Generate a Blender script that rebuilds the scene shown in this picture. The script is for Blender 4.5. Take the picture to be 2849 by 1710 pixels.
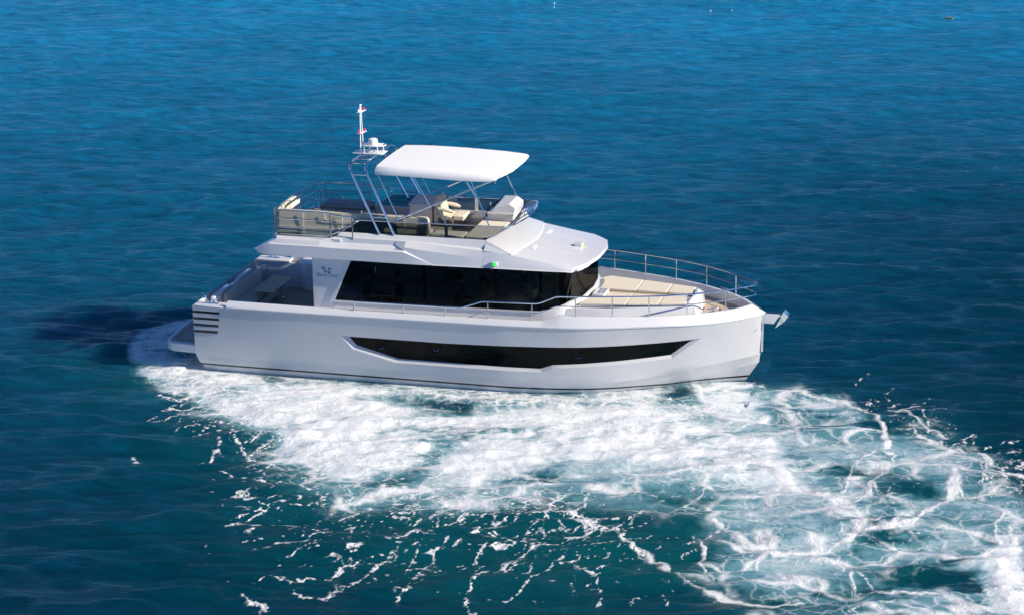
import bpy, bmesh, math, random
import numpy as np
from mathutils import Vector, Matrix
random.seed(7)
S = bpy.context.scene
for o in list(bpy.data.objects): bpy.data.objects.remove(o)

# ------------------------------------------------------------------ camera
th, ph, ro = 0.270615688, 0.294538249, -0.0162081005
CAM = Vector((14.95229564, -54.56086078, 18.63160312))
d = Vector((-math.sin(th)*math.cos(ph), math.cos(th)*math.cos(ph), -math.sin(ph)))
rt = Vector((math.cos(th), math.sin(th), 0)); up = rt.cross(d)
r2 = math.cos(ro)*rt + math.sin(ro)*up; u2 = -math.sin(ro)*rt + math.cos(ro)*up
cam = bpy.data.cameras.new('camera'); camo = bpy.data.objects.new('camera', cam)
S.collection.objects.link(camo)
M = Matrix.Identity(4)
for i in range(3):
    M[i][0] = r2[i]; M[i][1] = u2[i]; M[i][2] = -d[i]; M[i][3] = CAM[i]
camo.matrix_world = M
cam.sensor_width = 36; cam.lens = 6500/2849*36
cam.clip_start = 0.5; cam.clip_end = 20000
S.camera = camo
# ------------------------------------------------------------------ sky, sun, exposure
SUN_EL, SUN_AZ = math.radians(29.0), math.radians(-5.5)      # azimuth from +x (bow), towards starboard
sv = Vector((math.cos(SUN_EL)*math.cos(SUN_AZ), math.cos(SUN_EL)*math.sin(SUN_AZ), math.sin(SUN_EL)))
W = bpy.data.worlds.new('World'); S.world = W; W.use_nodes = True
nt = W.node_tree; bg = nt.nodes['Background']
sky = nt.nodes.new('ShaderNodeTexSky'); sky.sky_type = 'NISHITA'; sky.sun_disc = False
sky.sun_elevation = SUN_EL; sky.sun_rotation = math.pi/2 - SUN_AZ
sky.air_density = 1.0; sky.dust_density = 0.0; sky.ozone_density = 9.0; sky.altitude = 4500
nt.links.new(sky.outputs[0], bg.inputs[0]); bg.inputs[1].default_value = 0.112
sl = bpy.data.lights.new('sun', 'SUN'); sl.energy = 5.0; sl.angle = math.radians(0.5); sl.color = (1.0, 0.90, 0.76)
so = bpy.data.objects.new('sun', sl); S.collection.objects.link(so)
so.rotation_euler = sv.to_track_quat('Z', 'Y').to_euler(); so.location = (40, -10, 30)
S.view_settings.view_transform = 'Standard'; S.view_settings.look = 'None'
S.view_settings.exposure = 0.36; S.view_settings.gamma = 1.0
S.render.engine = 'CYCLES'
S.cycles.max_bounces = 6; S.cycles.diffuse_bounces = 3; S.cycles.glossy_bounces = 4; S.cycles.transparent_max_bounces = 16
S.cycles.caustics_reflective = False; S.cycles.caustics_refractive = False

# ------------------------------------------------------------------ helpers
def mat(name, col, rough=0.5, metal=0.0, coat=0.0, spec=0.5, noise=0.0, nscale=20, bump=0.0, bscale=60):
    m = bpy.data.materials.new(name); m.use_nodes = True
    n = m.node_tree.nodes; L = m.node_tree.links; b = n['Principled BSDF']
    b.inputs['Base Color'].default_value = (*col, 1); b.inputs['Roughness'].default_value = rough
    b.inputs['Metallic'].default_value = metal; b.inputs['Coat Weight'].default_value = coat
    b.inputs['Coat Roughness'].default_value = 0.06
    b.inputs['Specular IOR Level'].default_value = spec
    tc = n.new('ShaderNodeTexCoord')
    nz = n.new('ShaderNodeTexNoise'); nz.inputs['Scale'].default_value = nscale; nz.inputs['Detail'].default_value = 4
    L.new(tc.outputs['Object'], nz.inputs['Vector'])
    if noise:
        mx = n.new('ShaderNodeMix'); mx.data_type = 'RGBA'
        mx.inputs[6].default_value = (*[c*(1-noise) for c in col], 1); mx.inputs[7].default_value = (*[min(1, c*(1+noise)) for c in col], 1)
        L.new(nz.outputs[0], mx.inputs[0]); L.new(mx.outputs[2], b.inputs['Base Color'])
    if bump:
        nb = n.new('ShaderNodeTexNoise'); nb.inputs['Scale'].default_value = bscale; nb.inputs['Detail'].default_value = 3
        L.new(tc.outputs['Object'], nb.inputs['Vector'])
        bp = n.new('ShaderNodeBump'); bp.inputs['Strength'].default_value = bump; bp.inputs['Distance'].default_value = 0.02
        L.new(nb.outputs[0], bp.inputs['Height']); L.new(bp.outputs[0], b.inputs['Normal'])
    return m

def math_node(nt, op, a, b=None):
    x = nt.nodes.new('ShaderNodeMath'); x.operation = op
    for i, v in enumerate((a, b)):
        if v is None: continue
        if isinstance(v, (int, float)): x.inputs[i].default_value = v
        else: nt.links.new(v, x.inputs[i])
    return x.outputs[0]

def glass_mat(name, tint, refl=1.0, rough=0.0):
    m = bpy.data.materials.new(name); m.use_nodes = True
    n = m.node_tree.nodes; L = m.node_tree.links; n.clear()
    out = n.new('ShaderNodeOutputMaterial'); mix = n.new('ShaderNodeMixShader'); tr = n.new('ShaderNodeBsdfTransparent')
    gl = n.new('ShaderNodeBsdfGlossy'); gl.inputs['Roughness'].default_value = rough
    gl.inputs['Color'].default_value = (0.95, 0.97, 1, 1)
    fr = n.new('ShaderNodeFresnel'); fr.inputs['IOR'].default_value = 1.5
    tr.inputs['Color'].default_value = (*tint, 1)
    f = math_node(m.node_tree, 'MULTIPLY', fr.outputs[0], refl)
    L.new(f, mix.inputs[0]); L.new(tr.outputs[0], mix.inputs[1]); L.new(gl.outputs[0], mix.inputs[2]); L.new(mix.outputs[0], out.inputs[0])
    return m

def teak_mat(name, col, line=(0.03, 0.03, 0.03), pitch=0.06, axis=1, lw=0.12):
    m = mat(name, col, rough=0.6, noise=0.18, nscale=9)
    n = m.node_tree.nodes; L = m.node_tree.links; b = n['Principled BSDF']
    src = b.inputs['Base Color'].links[0].from_socket
    tc = n['Texture Coordinate']; sx = n.new('ShaderNodeSeparateXYZ'); L.new(tc.outputs['Object'], sx.inputs[0])
    fr = math_node(m.node_tree, 'FRACT', math_node(m.node_tree, 'MULTIPLY', sx.outputs[axis], 1/pitch))
    lt = math_node(m.node_tree, 'LESS_THAN', fr, lw)
    mx = n.new('ShaderNodeMix'); mx.data_type = 'RGBA'; mx.inputs[7].default_value = (*line, 1)
    L.new(lt, mx.inputs[0]); L.new(src, mx.inputs[6]); L.new(mx.outputs[2], b.inputs['Base Color'])
    return m

GEL = mat('gelcoat', (0.72, 0.73, 0.74), rough=0.32, coat=0.5, noise=0.015, nscale=3)
GELI = mat('gelcoat_nonslip', (0.74, 0.75, 0.77), rough=0.6, noise=0.03, nscale=8, bump=0.15, bscale=220)
STEEL = mat('polished_steel', (0.72, 0.74, 0.77), rough=0.12, metal=1.0, noise=0.03)
PAINTW = mat('white_paint', (0.85, 0.85, 0.85), rough=0.35, noise=0.02)
GLASS = glass_mat('dark_glass', (0.13, 0.18, 0.19), 0.26)
WSG = glass_mat('windscreen_glass', (0.05, 0.06, 0.065), 0.06)
HGLASS = mat('black_hull_glass', (0.002, 0.004, 0.005), rough=0.05, spec=0.10, noise=0.1)
SCREEN = glass_mat('grey_screen', (0.34, 0.39, 0.43), 1.2)
CLEARG = glass_mat('clear_screen', (0.80, 0.88, 0.92), 1.3)
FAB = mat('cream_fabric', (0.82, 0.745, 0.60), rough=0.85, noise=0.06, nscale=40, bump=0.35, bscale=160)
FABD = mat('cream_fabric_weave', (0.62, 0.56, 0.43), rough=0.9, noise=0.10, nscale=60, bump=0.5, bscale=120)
FABG = mat('grey_fabric', (0.58, 0.56, 0.48), rough=0.9, noise=0.06, nscale=40, bump=0.3, bscale=160)
SEAM = mat('seam_cord', (0.76, 0.71, 0.60), rough=0.8, noise=0.03)
DSEAM = mat('dark_seam', (0.05, 0.05, 0.045), rough=0.8, noise=0.05)
TEAK = teak_mat('pale_teak', (0.62, 0.50, 0.36), (0.10, 0.09, 0.08))
TEAKG = teak_mat('grey_teak', (0.46, 0.39, 0.31), (0.03, 0.03, 0.03), pitch=0.075)
TABLEM = teak_mat('table_teak', (0.60, 0.50, 0.37), (0.04, 0.04, 0.035), pitch=0.083, axis=0, lw=0.1)
FTABLEM = mat('dark_table_top', (0.16, 0.155, 0.14), rough=0.45, noise=0.08, nscale=30)
WOOD = mat('varnished_wood_edge', (0.30, 0.18, 0.10), rough=0.4, noise=0.15, nscale=30)
BLACK = mat('black_plastic', (0.015, 0.015, 0.017), rough=0.4, noise=0.05)
VENTM = mat('vent_grey', (0.10, 0.105, 0.11), rough=0.5, noise=0.05)
CANVAS = mat('white_canvas', (0.93, 0.93, 0.92), rough=0.85, noise=0.015, nscale=30, bump=0.6, bscale=45)
LOGOM = mat('blue_grey_lettering', (0.17, 0.30, 0.46), rough=0.5, noise=0.03)
SOFFIT = mat('grey_soffit', (0.70, 0.69, 0.67), rough=0.7, noise=0.05)
RED = mat('red_lens', (0.8, 0.01, 0.01), rough=0.3, noise=0.02)
GREEN = mat('green_lens', (0.02, 0.75, 0.03), rough=0.3, noise=0.02)
YELLOW = mat('yellow_lens', (0.9, 0.85, 0.02), rough=0.3, noise=0.02)
def emit(m, col, st):
    b = m.node_tree.nodes['Principled BSDF']; b.inputs['Emission Color'].default_value = (*col, 1); b.inputs['Emission Strength'].default_value = st
emit(RED, (1, 0.01, 0.01), 0.5); emit(GREEN, (0, 1, 0.02), 0.7); emit(YELLOW, (1, 0.95, 0.05), 0.6)
CARPET = mat('cabin_carpet', (0.25, 0.22, 0.19), rough=0.9, noise=0.1)

class MB:
    def __init__(s): s.v = []; s.f = []
    def add(s, vs, fs):
        o = len(s.v); s.v += [tuple(v) for v in vs]; s.f += [tuple(i+o for i in f) for f in fs]; return s
    def box(s, x0, x1, y0, y1, z0, z1):
        x0, x1 = sorted((x0, x1)); y0, y1 = sorted((y0, y1)); z0, z1 = sorted((z0, z1))
        v = [(x, y, z) for z in (z0, z1) for y in (y0, y1) for x in (x0, x1)]
        return s.add(v, [(0,2,3,1),(4,5,7,6),(0,1,5,4),(2,6,7,3),(0,4,6,2),(1,3,7,5)])
    def prism(s, poly, n):
        """poly: ring of 3-D points; n: offset vector"""
        k = len(poly); n = Vector(n); a = [Vector(p) for p in poly]
        return s.add([tuple(p) for p in a]+[tuple(p+n) for p in a],
                     [tuple(range(k))[::-1], tuple(range(k, 2*k))]+[(i, (i+1) % k, k+(i+1) % k, k+i) for i in range(k)])
    def plan(s, poly, z0, z1): return s.prism([(x, y, z0) for x, y in poly], (0, 0, z1-z0))
    def side(s, poly, y0, y1): return s.prism([(x, y0, z) for x, z in poly], (0, y1-y0, 0))
    def loft(s, rings, closed=False, capa=False, capb=False):
        k = len(rings[0]); vs = [p for r in rings for p in r]; fs = []
        for i in range(len(rings)-1):
            for j in range(k if closed else k-1):
                a = i*k+j; b = i*k+(j+1) % k; fs.append((a, b, b+k, a+k))
        if capa: fs.append(tuple(range(k))[::-1])
        if capb: fs.append(tuple(range((len(rings)-1)*k, len(rings)*k)))
        return s.add(vs, fs)
    def tube(s, pts, r, n=8, closed=False, radii=None):
        pts = [Vector(p) for p in pts]; m = len(pts); rings = []
        nrm = None
        for i in range(m):
            if closed: t = pts[(i+1) % m]-pts[i-1]
            else: t = (pts[min(i+1, m-1)]-pts[max(i-1, 0)])
            t.normalize()
            if nrm is None:
                nrm = t.orthogonal().normalized()
            nrm = (nrm - t*nrm.dot(t)).normalized(); b = t.cross(nrm)
            rr = radii[i] if radii else r
            rings.append([tuple(pts[i]+rr*(math.cos(2*math.pi*j/n)*nrm+math.sin(2*math.pi*j/n)*b)) for j in range(n)])
        if closed: rings.append(rings[0])
        return s.loft(rings, True, not closed, not closed)
    def lathe(s, prof, c, n=20, axis='z'):
        rings = []
        for r, h in prof:
            ring = []
            for j in range(n):
                a = 2*math.pi*j/n; u, w = r*math.cos(a), r*math.sin(a)
                p = (c[0]+u, c[1]+w, c[2]+h) if axis == 'z' else ((c[0]+u, c[1]+h, c[2]+w) if axis == 'y' else (c[0]+h, c[1]+u, c[2]+w))
                ring.append(p)
            rings.append(ring)
        return s.loft(rings, True, True, True)
    def mirror(s):
        o = len(s.v); s.v += [(x, -y, z) for x, y, z in s.v]; s.f += [tuple(i+o for i in f[::-1]) for f in s.f]; return s
    def obj(s, name, m, parent=None, bevel=0.0, smooth=True, seg=2, recalc=True):
        me = bpy.data.meshes.new(name); me.from_pydata(s.v, [], s.f); me.update()
        if recalc:
            bm = bmesh.new(); bm.from_mesh(me); bmesh.ops.recalc_face_normals(bm, faces=bm.faces); bm.to_mesh(me); bm.free()
        me.materials.append(m)
        o = bpy.data.objects.new(name, me); S.collection.objects.link(o)
        if parent: o.parent = parent
        if bevel:
            md = o.modifiers.new('bevel', 'BEVEL'); md.width = bevel; md.segments = seg; md.limit_method = 'ANGLE'; md.angle_limit = math.radians(35)
            md.harden_normals = False
        if smooth:
            me.shade_smooth(); me.set_sharp_from_angle(angle=math.radians(32))
        return o

def fillet(pts, r, n=5):
    """round the corners of an open polyline"""
    P = [Vector(p) for p in pts]; out = [P[0]]
    for i in range(1, len(P)-1):
        a, b, c = P[i-1], P[i], P[i+1]; u = (a-b); w = (c-b); k = min(r, u.length*0.45, w.length*0.45)
        p0 = b+u.normalized()*k; p1 = b+w.normalized()*k
        for j in range(n+1):
            t = j/n; out.append((1-t)**2*p0+2*t*(1-t)*b+t*t*p1)
    out.append(P[-1]); return out

def cur(X, Y):
    """smooth monotone interpolation through (X, Y)"""
    X = list(X); Y = list(Y); n = len(X); h = [X[i+1]-X[i] for i in range(n-1)]; dl = [(Y[i+1]-Y[i])/h[i] for i in range(n-1)]
    m = [dl[0]]
    for i in range(1, n-1):
        m.append(0 if dl[i-1]*dl[i] <= 0 else 2*dl[i-1]*dl[i]/(dl[i-1]+dl[i]))
    m.append(dl[-1])
    def f(x):
        x = min(max(x, X[0]), X[-1]); i = 0
        while i < n-2 and x > X[i+1]: i += 1
        t = (x-X[i])/h[i]
        return (2*t**3-3*t*t+1)*Y[i]+(t**3-2*t*t+t)*h[i]*m[i]+(-2*t**3+3*t*t)*Y[i+1]+(t**3-t*t)*h[i]*m[i+1]
    return f

def part(parent, name):
    """an Empty part that only groups sub-parts is avoided: parts are meshes"""
    raise NotImplementedError

def tag(o, label=None, cat=None, group=None, kind=None):
    if label: o['label'] = label
    if cat: o['category'] = cat
    if group: o['group'] = group
    if kind: o['kind'] = kind
    return o
# ================================================================== THE YACHT (x forward, y port, z up, waterline z = 0)
yacht = bpy.data.objects.new('motor_yacht', None); S.collection.objects.link(yacht)
tag(yacht, 'large white flybridge motor yacht with white canvas sunshade cruising across the sea', 'yacht')
Y = yacht
# ---- hull -----------------------------------------------------------
f_yo = cur([-7.9,-5,0,1,2,2.86,3.71,4.15,4.57,5.0,5.42,5.75,6.05,6.28],[2.42,2.47,2.47,2.43,2.36,2.19,1.93,1.77,1.57,1.30,0.97,0.66,0.33,0.03])
f_zk = cur([-7.9,-5,0,2,4,5.4,6.28],[1.74,1.74,1.75,1.77,1.80,1.75,1.74])
f_yi = cur([-6.95,-3.6,0,1,2,2.86,3.71,4.57,5.0,5.42,5.75,5.96],[2.31,2.32,2.31,2.26,2.15,1.94,1.69,1.30,1.03,0.71,0.38,0.02])
def f_zi(x): return float(np.interp(x, [-6.95,-3.6,1.22,1.62,2.0,5.42,5.96],[1.87,1.85,1.87,2.03,2.01,1.95,1.94]))
T1 = cur([-7.9,0,1,2,2.8,3.6,4.33,5.33,5.9,6.17],[2.34,2.31,2.24,2.09,1.86,1.52,1.15,0.60,0.25,0.012])
Z1 = cur([-7.9,-4,0,2,2.8,3.6,4.33,5.33,6.17],[0.28,0.26,0.24,0.27,0.29,0.35,0.45,0.58,0.68])
HW = lambda x: float(np.interp(x,[-7.9,1,2,2.8,3.8,4.6,5.4,6.17],[.14,.13,.13,.12,.10,.07,.04,.004]))
HH = lambda x: float(np.interp(x,[-7.9,1,2,2.8,3.8,4.6,5.4,6.17],[.33,.30,.24,.17,.115,.075,.04,.006]))
T2 = cur([-7.9,2,2.8,3.4,4.06,4.55,5.3,5.9,6.14],[2.12,1.90,1.69,1.45,1.17,0.87,0.46,0.15,0.010])
Z2 = cur([-7.9,2,2.8,3.4,4.06,4.55,5.3,5.9,6.14],[-.10,-.02,.05,.12,.17,.20,.31,.40,.46])
H2 = lambda x: float(np.interp(x,[-7.9,2,3.4,4.06,4.6,5.3,6.14],[.02,.05,.09,.09,.06,.03,.004]))
T3 = cur([-7.9,2,4,5.2,5.83],[1.2,1.0,.6,.25,.008]); Z3 = cur([-7.9,3,4.5,5.4,5.83],[-.45,-.40,-.25,-.10,-.01])
Z4 = cur([-7.9,4.0,5.0,5.45],[-.65,-.60,-.45,-.35])
def xr(x, xe): return x if x < 3 else 3+(x-3)*(xe-3)/(6.24-3)
NST = 74
xs = [-7.88+ (6.24+7.88)*i/(NST-1) for i in range(NST)]
xs = sorted(xs+[6.1, 6.2])
def hull_pts(x):
    R = []
    xt = xr(x, 6.24); yt = f_yo(xt)-0.024; zt = f_zk(xt)-0.02
    if x >= 6.23: yt = 0.012
    xc = xr(x, 6.17); yc, zc = T1(xc), Z1(xc)
    for k, t in enumerate((0, .12, .25, .37, .5, .62, .75, .88)):
        xx = xt+(xc-xt)*t; bow = max(0.0, (x-2)/4.2)
        yy = yt+(yc-yt)*t - bow*0.05*math.sin(math.pi*t)*min(1, yt*2)
        if x >= 6.23: yy = 0.012
        R.append((xx, yy, zt+(zc-zt)*t))
    R.append((xc, yc, zc))
    xl = xr(x, 6.165); R.append((xl, max(.01, T1(xl)-HW(xl)), Z1(xl)-HH(xl)))
    x2 = xr(x, 6.14); y2 = T2(x2); z2 = min(Z2(x2), R[-1][2]-.003)
    R.append((x2, min(y2, R[-1][1]-.001 if x < 6 else y2), z2))
    R.append((xr(x, 6.13), max(.009, y2-.8*H2(x2)), z2-H2(x2)))
    x3 = xr(x, 5.83); R.append((x3, T3(x3), min(Z3(x3), R[-1][2]-.01)))
    x4 = xr(x, 5.45); R.append((x4, 0.0, min(Z4(x4), R[-1][2]-.01)))
    if x < -7.3:   # rounded lower stern corner
        k = (-7.3-x)/.58
        R = [(px+max(0, .45-pz)*.40*k if pz < .45 else px, py-(max(0, .3-pz)*.15*k if py > .1 else 0), pz) for px, py, pz in R]
    return R
def y_side(x, z):
    """half-beam of the topsides at x, z"""
    yt, zt, yc, zc = f_yo(x)-.024, f_zk(x)-.02, T1(min(x, 6.16)), Z1(x)
    t = min(1, max(0, (zt-z)/(zt-zc))); bow = max(0.0, (x-2)/4.2)
    return yt+(yc-yt)*t - bow*0.05*math.sin(math.pi*t)*min(1, yt*2)
mb = MB(); secs = [hull_pts(x) for x in xs]
full = [[p for p in s]+[(q[0], -q[1], q[2]) for q in s[::-1][1:]] for s in secs]
mb.loft(full)
k = len(full[0]); mb.f.append(tuple(range(k)))                       # transom
top = [i*k for i in range(len(full))]; topr = [i*k+k-1 for i in range(len(full))]
for i in range(len(full)-1): mb.f.append((top[i], top[i+1], topr[i+1], topr[i]))   # closed under the decks
mb.f.append(tuple(range((len(full)-1)*k, len(full)*k)))
HULLM = mat('hull_paint', (0.58, 0.585, 0.60), rough=0.30, coat=0.5, noise=0.012, nscale=2.5)
def hull_stripe(m):
    nt = m.node_tree; n = nt.nodes; L = nt.links; b = n['Principled BSDF']; src = b.inputs['Base Color'].links[0].from_socket
    sx = n.new('ShaderNodeSeparateXYZ'); L.new(n['Texture Coordinate'].outputs['Object'], sx.inputs[0])
    z = math_node(nt, 'ADD', sx.outputs[2], math_node(nt, 'MULTIPLY', sx.outputs[0], 0.0055))
    st = math_node(nt, 'MULTIPLY', math_node(nt, 'GREATER_THAN', z, 0.088), math_node(nt, 'LESS_THAN', z, 0.140))
    mx = n.new('ShaderNodeMix'); mx.data_type = 'RGBA'; mx.inputs[7].default_value = (0.008, 0.009, 0.012, 1)
    L.new(st, mx.inputs[0]); L.new(src, mx.inputs[6])
    bt = math_node(nt, 'LESS_THAN', sx.outputs[2], -0.06)
    m2 = n.new('ShaderNodeMix'); m2.data_type = 'RGBA'; m2.inputs[7].default_value = (0.05, 0.04, 0.06, 1)
    L.new(bt, m2.inputs[0]); L.new(mx.outputs[2], m2.inputs[6]); L.new(m2.outputs[2], b.inputs['Base Color'])
hull_stripe(HULLM)
hull = mb.obj('hull', HULLM, Y)
# cutters: long window recess and stern louvres, both sides
WIN_IN = [(-3.76,1.185),(-3.56,.95),(-2.48,.66),(1.12,.635),(1.42,.745),(4.18,.93),(4.70,1.325),(1.65,1.235),(-1.2,1.175)]
WIN_OUT = [(-3.95,1.195),(-3.64,.86),(-2.56,.575),(1.16,.560),(1.46,.675),(4.22,.855),(4.90,1.345),(1.65,1.245),(-1.2,1.185)]
def dens(poly, n=10):
    out = []
    for i in range(len(poly)):
        a, b = poly[i], poly[(i+1) % len(poly)]
        for j in range(n): out.append((a[0]+(b[0]-a[0])*j/n, a[1]+(b[1]-a[1])*j/n))
    return out
WI, WO = dens(WIN_IN), dens(WIN_OUT)
DEP = 0.085
def cutter(sg):
    c = MB(); k = len(WI)
    o2 = [(x+(x-a)*.5, z+(z-b)*.5) for (x, z), (a, b) in zip(WO, WI)]
    rings = []
    rings.append([(x, sg*3.3, z) for x, z in o2])
    rings.append([(x, sg*y_side(x, z), z) for x, z in WO])
    rings.append([(x, sg*(y_side(x, z)-DEP), z) for x, z in WI])
    c.loft(rings, True, True, True)
    bm = bmesh.new(); me = bpy.data.meshes.new('c'); me.from_pydata(c.v, [], c.f); bm.from_mesh(me)
    bmesh.ops.triangulate(bm, faces=[f for f in bm.faces if len(f.verts) > 4]); bmesh.ops.recalc_face_normals(bm, faces=bm.faces)
    bm.to_mesh(me); bm.free(); o = bpy.data.objects.new('c', me); S.collection.objects.link(o); return o
LV = [(1.595,1.525,-7.15),(1.425,1.355,-7.17),(1.255,1.185,-7.20),(1.085,1.015,-7.23)]
def lcut(sg):
    c = MB()
    for a, b, xe in LV: c.box(-7.95, xe, sg*2.30, sg*2.7, b, a)
    o = c.obj('c', GEL, None, smooth=False); return o
cuts = [cutter(-1), cutter(1), lcut(-1), lcut(1)]
for c in cuts:
    md = hull.modifiers.new('cut', 'BOOLEAN'); md.object = c; md.operation = 'DIFFERENCE'; md.solver = 'EXACT'
dg = bpy.context.evaluated_depsgraph_get(); ev = hull.evaluated_get(dg)
nm = bpy.data.meshes.new_from_object(ev); hull.modifiers.clear(); hull.data = nm; nm.name = 'hull'
bmh = bmesh.new(); bmh.from_mesh(nm)
bmesh.ops.delete(bmh, geom=[f for f in bmh.faces if abs(f.normal.z) > .9 and min(v.co.z for v in f.verts) > 1.66], context='FACES')   # open under the gunwale cap
bmh.to_mesh(nm); bmh.free()
nm.shade_smooth(); nm.set_sharp_from_angle(angle=math.radians(22))
for c in cuts: bpy.data.objects.remove(c)
for sg in (-1, 1):
    g = MB(); inn = [(x, sg*(y_side(x, z)-DEP+.006), z) for x, z in dens(WIN_IN, 10)]
    # pane triangulated in columns between lower and upper edges
    def zlo(x): 
        P = WIN_IN[:7]; return float(np.interp(x, [p[0] for p in P], [p[1] for p in P]))
    def zhi(x):
        P = [WIN_IN[0], WIN_IN[8], WIN_IN[7], WIN_IN[6]]; return float(np.interp(x, [p[0] for p in P], [p[1] for p in P]))
    X = sorted(set([-3.76+8.46*i/60 for i in range(61)]+[p[0] for p in WIN_IN])); rings = []
    for x in X:
        a, b = zlo(x), zhi(x); b = max(b, a+.002)
        rings.append([(x, sg*(y_side(x, a+(b-a)*t)-DEP+.008), a+(b-a)*t) for t in (0, .5, 1)])
    g.loft(rings); pane = g.obj('hull_window', HGLASS, Y)
    for px_, pz_, r_ in ((-2.93,.97,.11),(-1.51,1.03,.12),(2.05,1.03,.12)):
        t = MB(); yy = y_side(px_, pz_)-DEP+.016
        t.tube([(px_+r_*math.cos(a*math.pi/12), sg*yy, pz_+r_*math.sin(a*math.pi/12)) for a in range(24)], .011, 6, True)
        t.obj('porthole_rim', HGLASS, pane)
        t = MB(); t.tube([(px_+(r_-.03)*math.cos(a*math.pi/12), sg*(yy+.004), pz_+(r_-.03)*math.sin(a*math.pi/12)) for a in range(-9, -1)], .006, 5)
        t.obj('porthole_latch', STEEL, pane)
    for a, b, xe in LV:
        v = MB(); v.box(-7.86, xe-.01, sg*2.295, sg*2.305, b-.01, a+.01)
        for j in range(3):
            zz = b+.012+j*.023; v.box(-7.875, xe-.004, sg*2.32, sg*2.385, zz, zz+.007)
        v.obj('stern_vent', VENTM, Y, smooth=False)
# ---- gunwale cap ------------------------------------------------------
mb = MB(); rings = []
cx = sorted(set([-6.95+(6.28+6.95)*i/70 for i in range(71)]+[1.22, 1.62, -6.93]))
def xr2(x, xe): return x if x < 3 else 3+(x-3)*(xe-3)/(6.28-3)
for x in cx:
    xi = xr2(x, 5.96); xi2 = xr2(x, 5.90); yi = f_yi(xi); zi = f_zi(xi); yo = f_yo(x); zk = f_zk(x)
    ins = .05
    sh = max(0, (-6.88-x)/.07)*.0
    zb = 1.0 if x < -4.7 else 1.56; yb = yi-ins if x < 2 else min(yi-ins, y_side(min(xi2, 6.1), 1.56)-.06)
    rings.append([(xi2, max(yb, 0.0), zb), (xi2, max(yi-ins, 0.0), zi-.004), (xi, yi, zi), (x, yo-.012, zk+.018), (x, yo, zk), (x, yo-.008, zk-.028), (x, max(yo-.10, 0.0), zk-.022)])
mb.loft(rings, True, True, False)
mb.mirror(); mb.obj('gunwale', GEL, Y)
# stern quarter blocks above the louvres
for sg in (-1, 1):
    mb = MB(); mb.prism([(-7.87,sg*2.0,1.66),(-7.87,sg*2.37,1.66),(-6.9,sg*2.42,1.66),(-6.9,sg*2.0,1.66)], (0,0,.075)); mb.obj('stern_block', GEL, Y, bevel=.02)
# ---- decks ------------------------------------------------------------
mb = MB(); P = [(x, f_yi(x)-.052) for x in [-4.9+ (5.9+4.9)*i/50 for i in range(51)]]
mb.plan(P+[(x, -y) for x, y in P[::-1]], 1.52, 1.60); mb.obj('side_deck', GELI, Y, smooth=False)
mb = MB(); mb.plan([(-7.62,-2.2),(-4.9,-2.25),(-4.9,2.25),(-7.62,2.2)], .95, 1.0); mb.obj('cockpit_sole', TEAKG, Y, smooth=False)
# swim platform
mb = MB(); pl = []
pl = [tuple(p) for p in fillet([(-7.86,-2.22,0),(-8.62,-2.16,0),(-8.84,-1.95,0),(-8.90,-.9,0),(-8.92,0,0),(-8.90,.9,0),(-8.84,1.95,0),(-8.62,2.16,0),(-7.86,2.22,0)], .12, 4)]
mb.prism([(x, y, .40) for x, y, _ in pl], (0, 0, .22)); mb.obj('swim_platform', GEL, Y, bevel=.015)
sp = Y.children[-1]
mb = MB(); mb.plan([(-7.90,-2.08),(-8.60,-2.04),(-8.76,-1.88),(-8.83,-.9),(-8.85,0),(-8.83,.9),(-8.76,1.88),(-8.60,2.04),(-7.90,2.08)], .621, .627)
mb.obj('teak_deck', TEAKG, sp, smooth=False)
mb = MB(); mb.tube([(-7.95,-1.93,.629),(-8.52,-1.9,.629),(-8.64,-1.78,.629),(-8.70,0,.629),(-8.64,1.78,.629),(-8.52,1.9,.629),(-7.95,1.93,.629)], .007, 4)
mb.obj('border_line', BLACK, sp)
# transom wall with stepped top, cockpit settee
mb = MB(); mb.prism([(-7.70,-1.62,.9),(-7.70,-1.62,1.70),(-7.70,-1.46,1.76),(-7.70,-.55,1.76),(-7.70,-.42,1.70),(-7.70,.02,1.70),(-7.70,.14,1.76),(-7.70,.95,1.76),(-7.70,1.12,1.66),(-7.70,1.12,.9)], (.11,0,0))
mb.obj('transom_wall', GEL, Y, bevel=.015)
mb = MB(); mb.box(-7.57,-6.98,-1.15,1.22,1.0,1.27); st = mb.obj('cockpit_settee', GEL, Y, bevel=.012)
mb = MB(); mb.box(-7.46,-7.04,-1.13,1.2,1.272,1.33); mb.obj('seat_cushion', FABG, st, bevel=.02)
mb = MB(); mb.prism([(-7.58,-1.13,1.30),(-7.44,-1.13,1.30),(-7.47,-1.13,1.69),(-7.56,-1.13,1.69)], (0,2.3,0)); mb.obj('backrest', FABG, st, bevel=.025)
mb = MB(); mb.box(-7.0,-6.975,-1.12,1.2,1.20,1.262); mb.obj('wood_trim', WOOD, st)
# grab rail by the boarding gate
mb = MB(); mb.tube(fillet([(-7.72,1.22,1.45),(-7.60,1.62,1.66),(-7.45,1.70,1.66),(-7.45,1.70,1.05)], .06), .017); mb.obj('grab_rail', STEEL, Y)
mb = MB(); mb.prism([(-7.66,1.24,1.0),(-7.66,1.24,1.40),(-7.62,1.66,1.58),(-7.62,1.66,1.0)], (.04,0,0)); mb.obj('boarding_gate', GELI, Y, bevel=.008)
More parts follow.
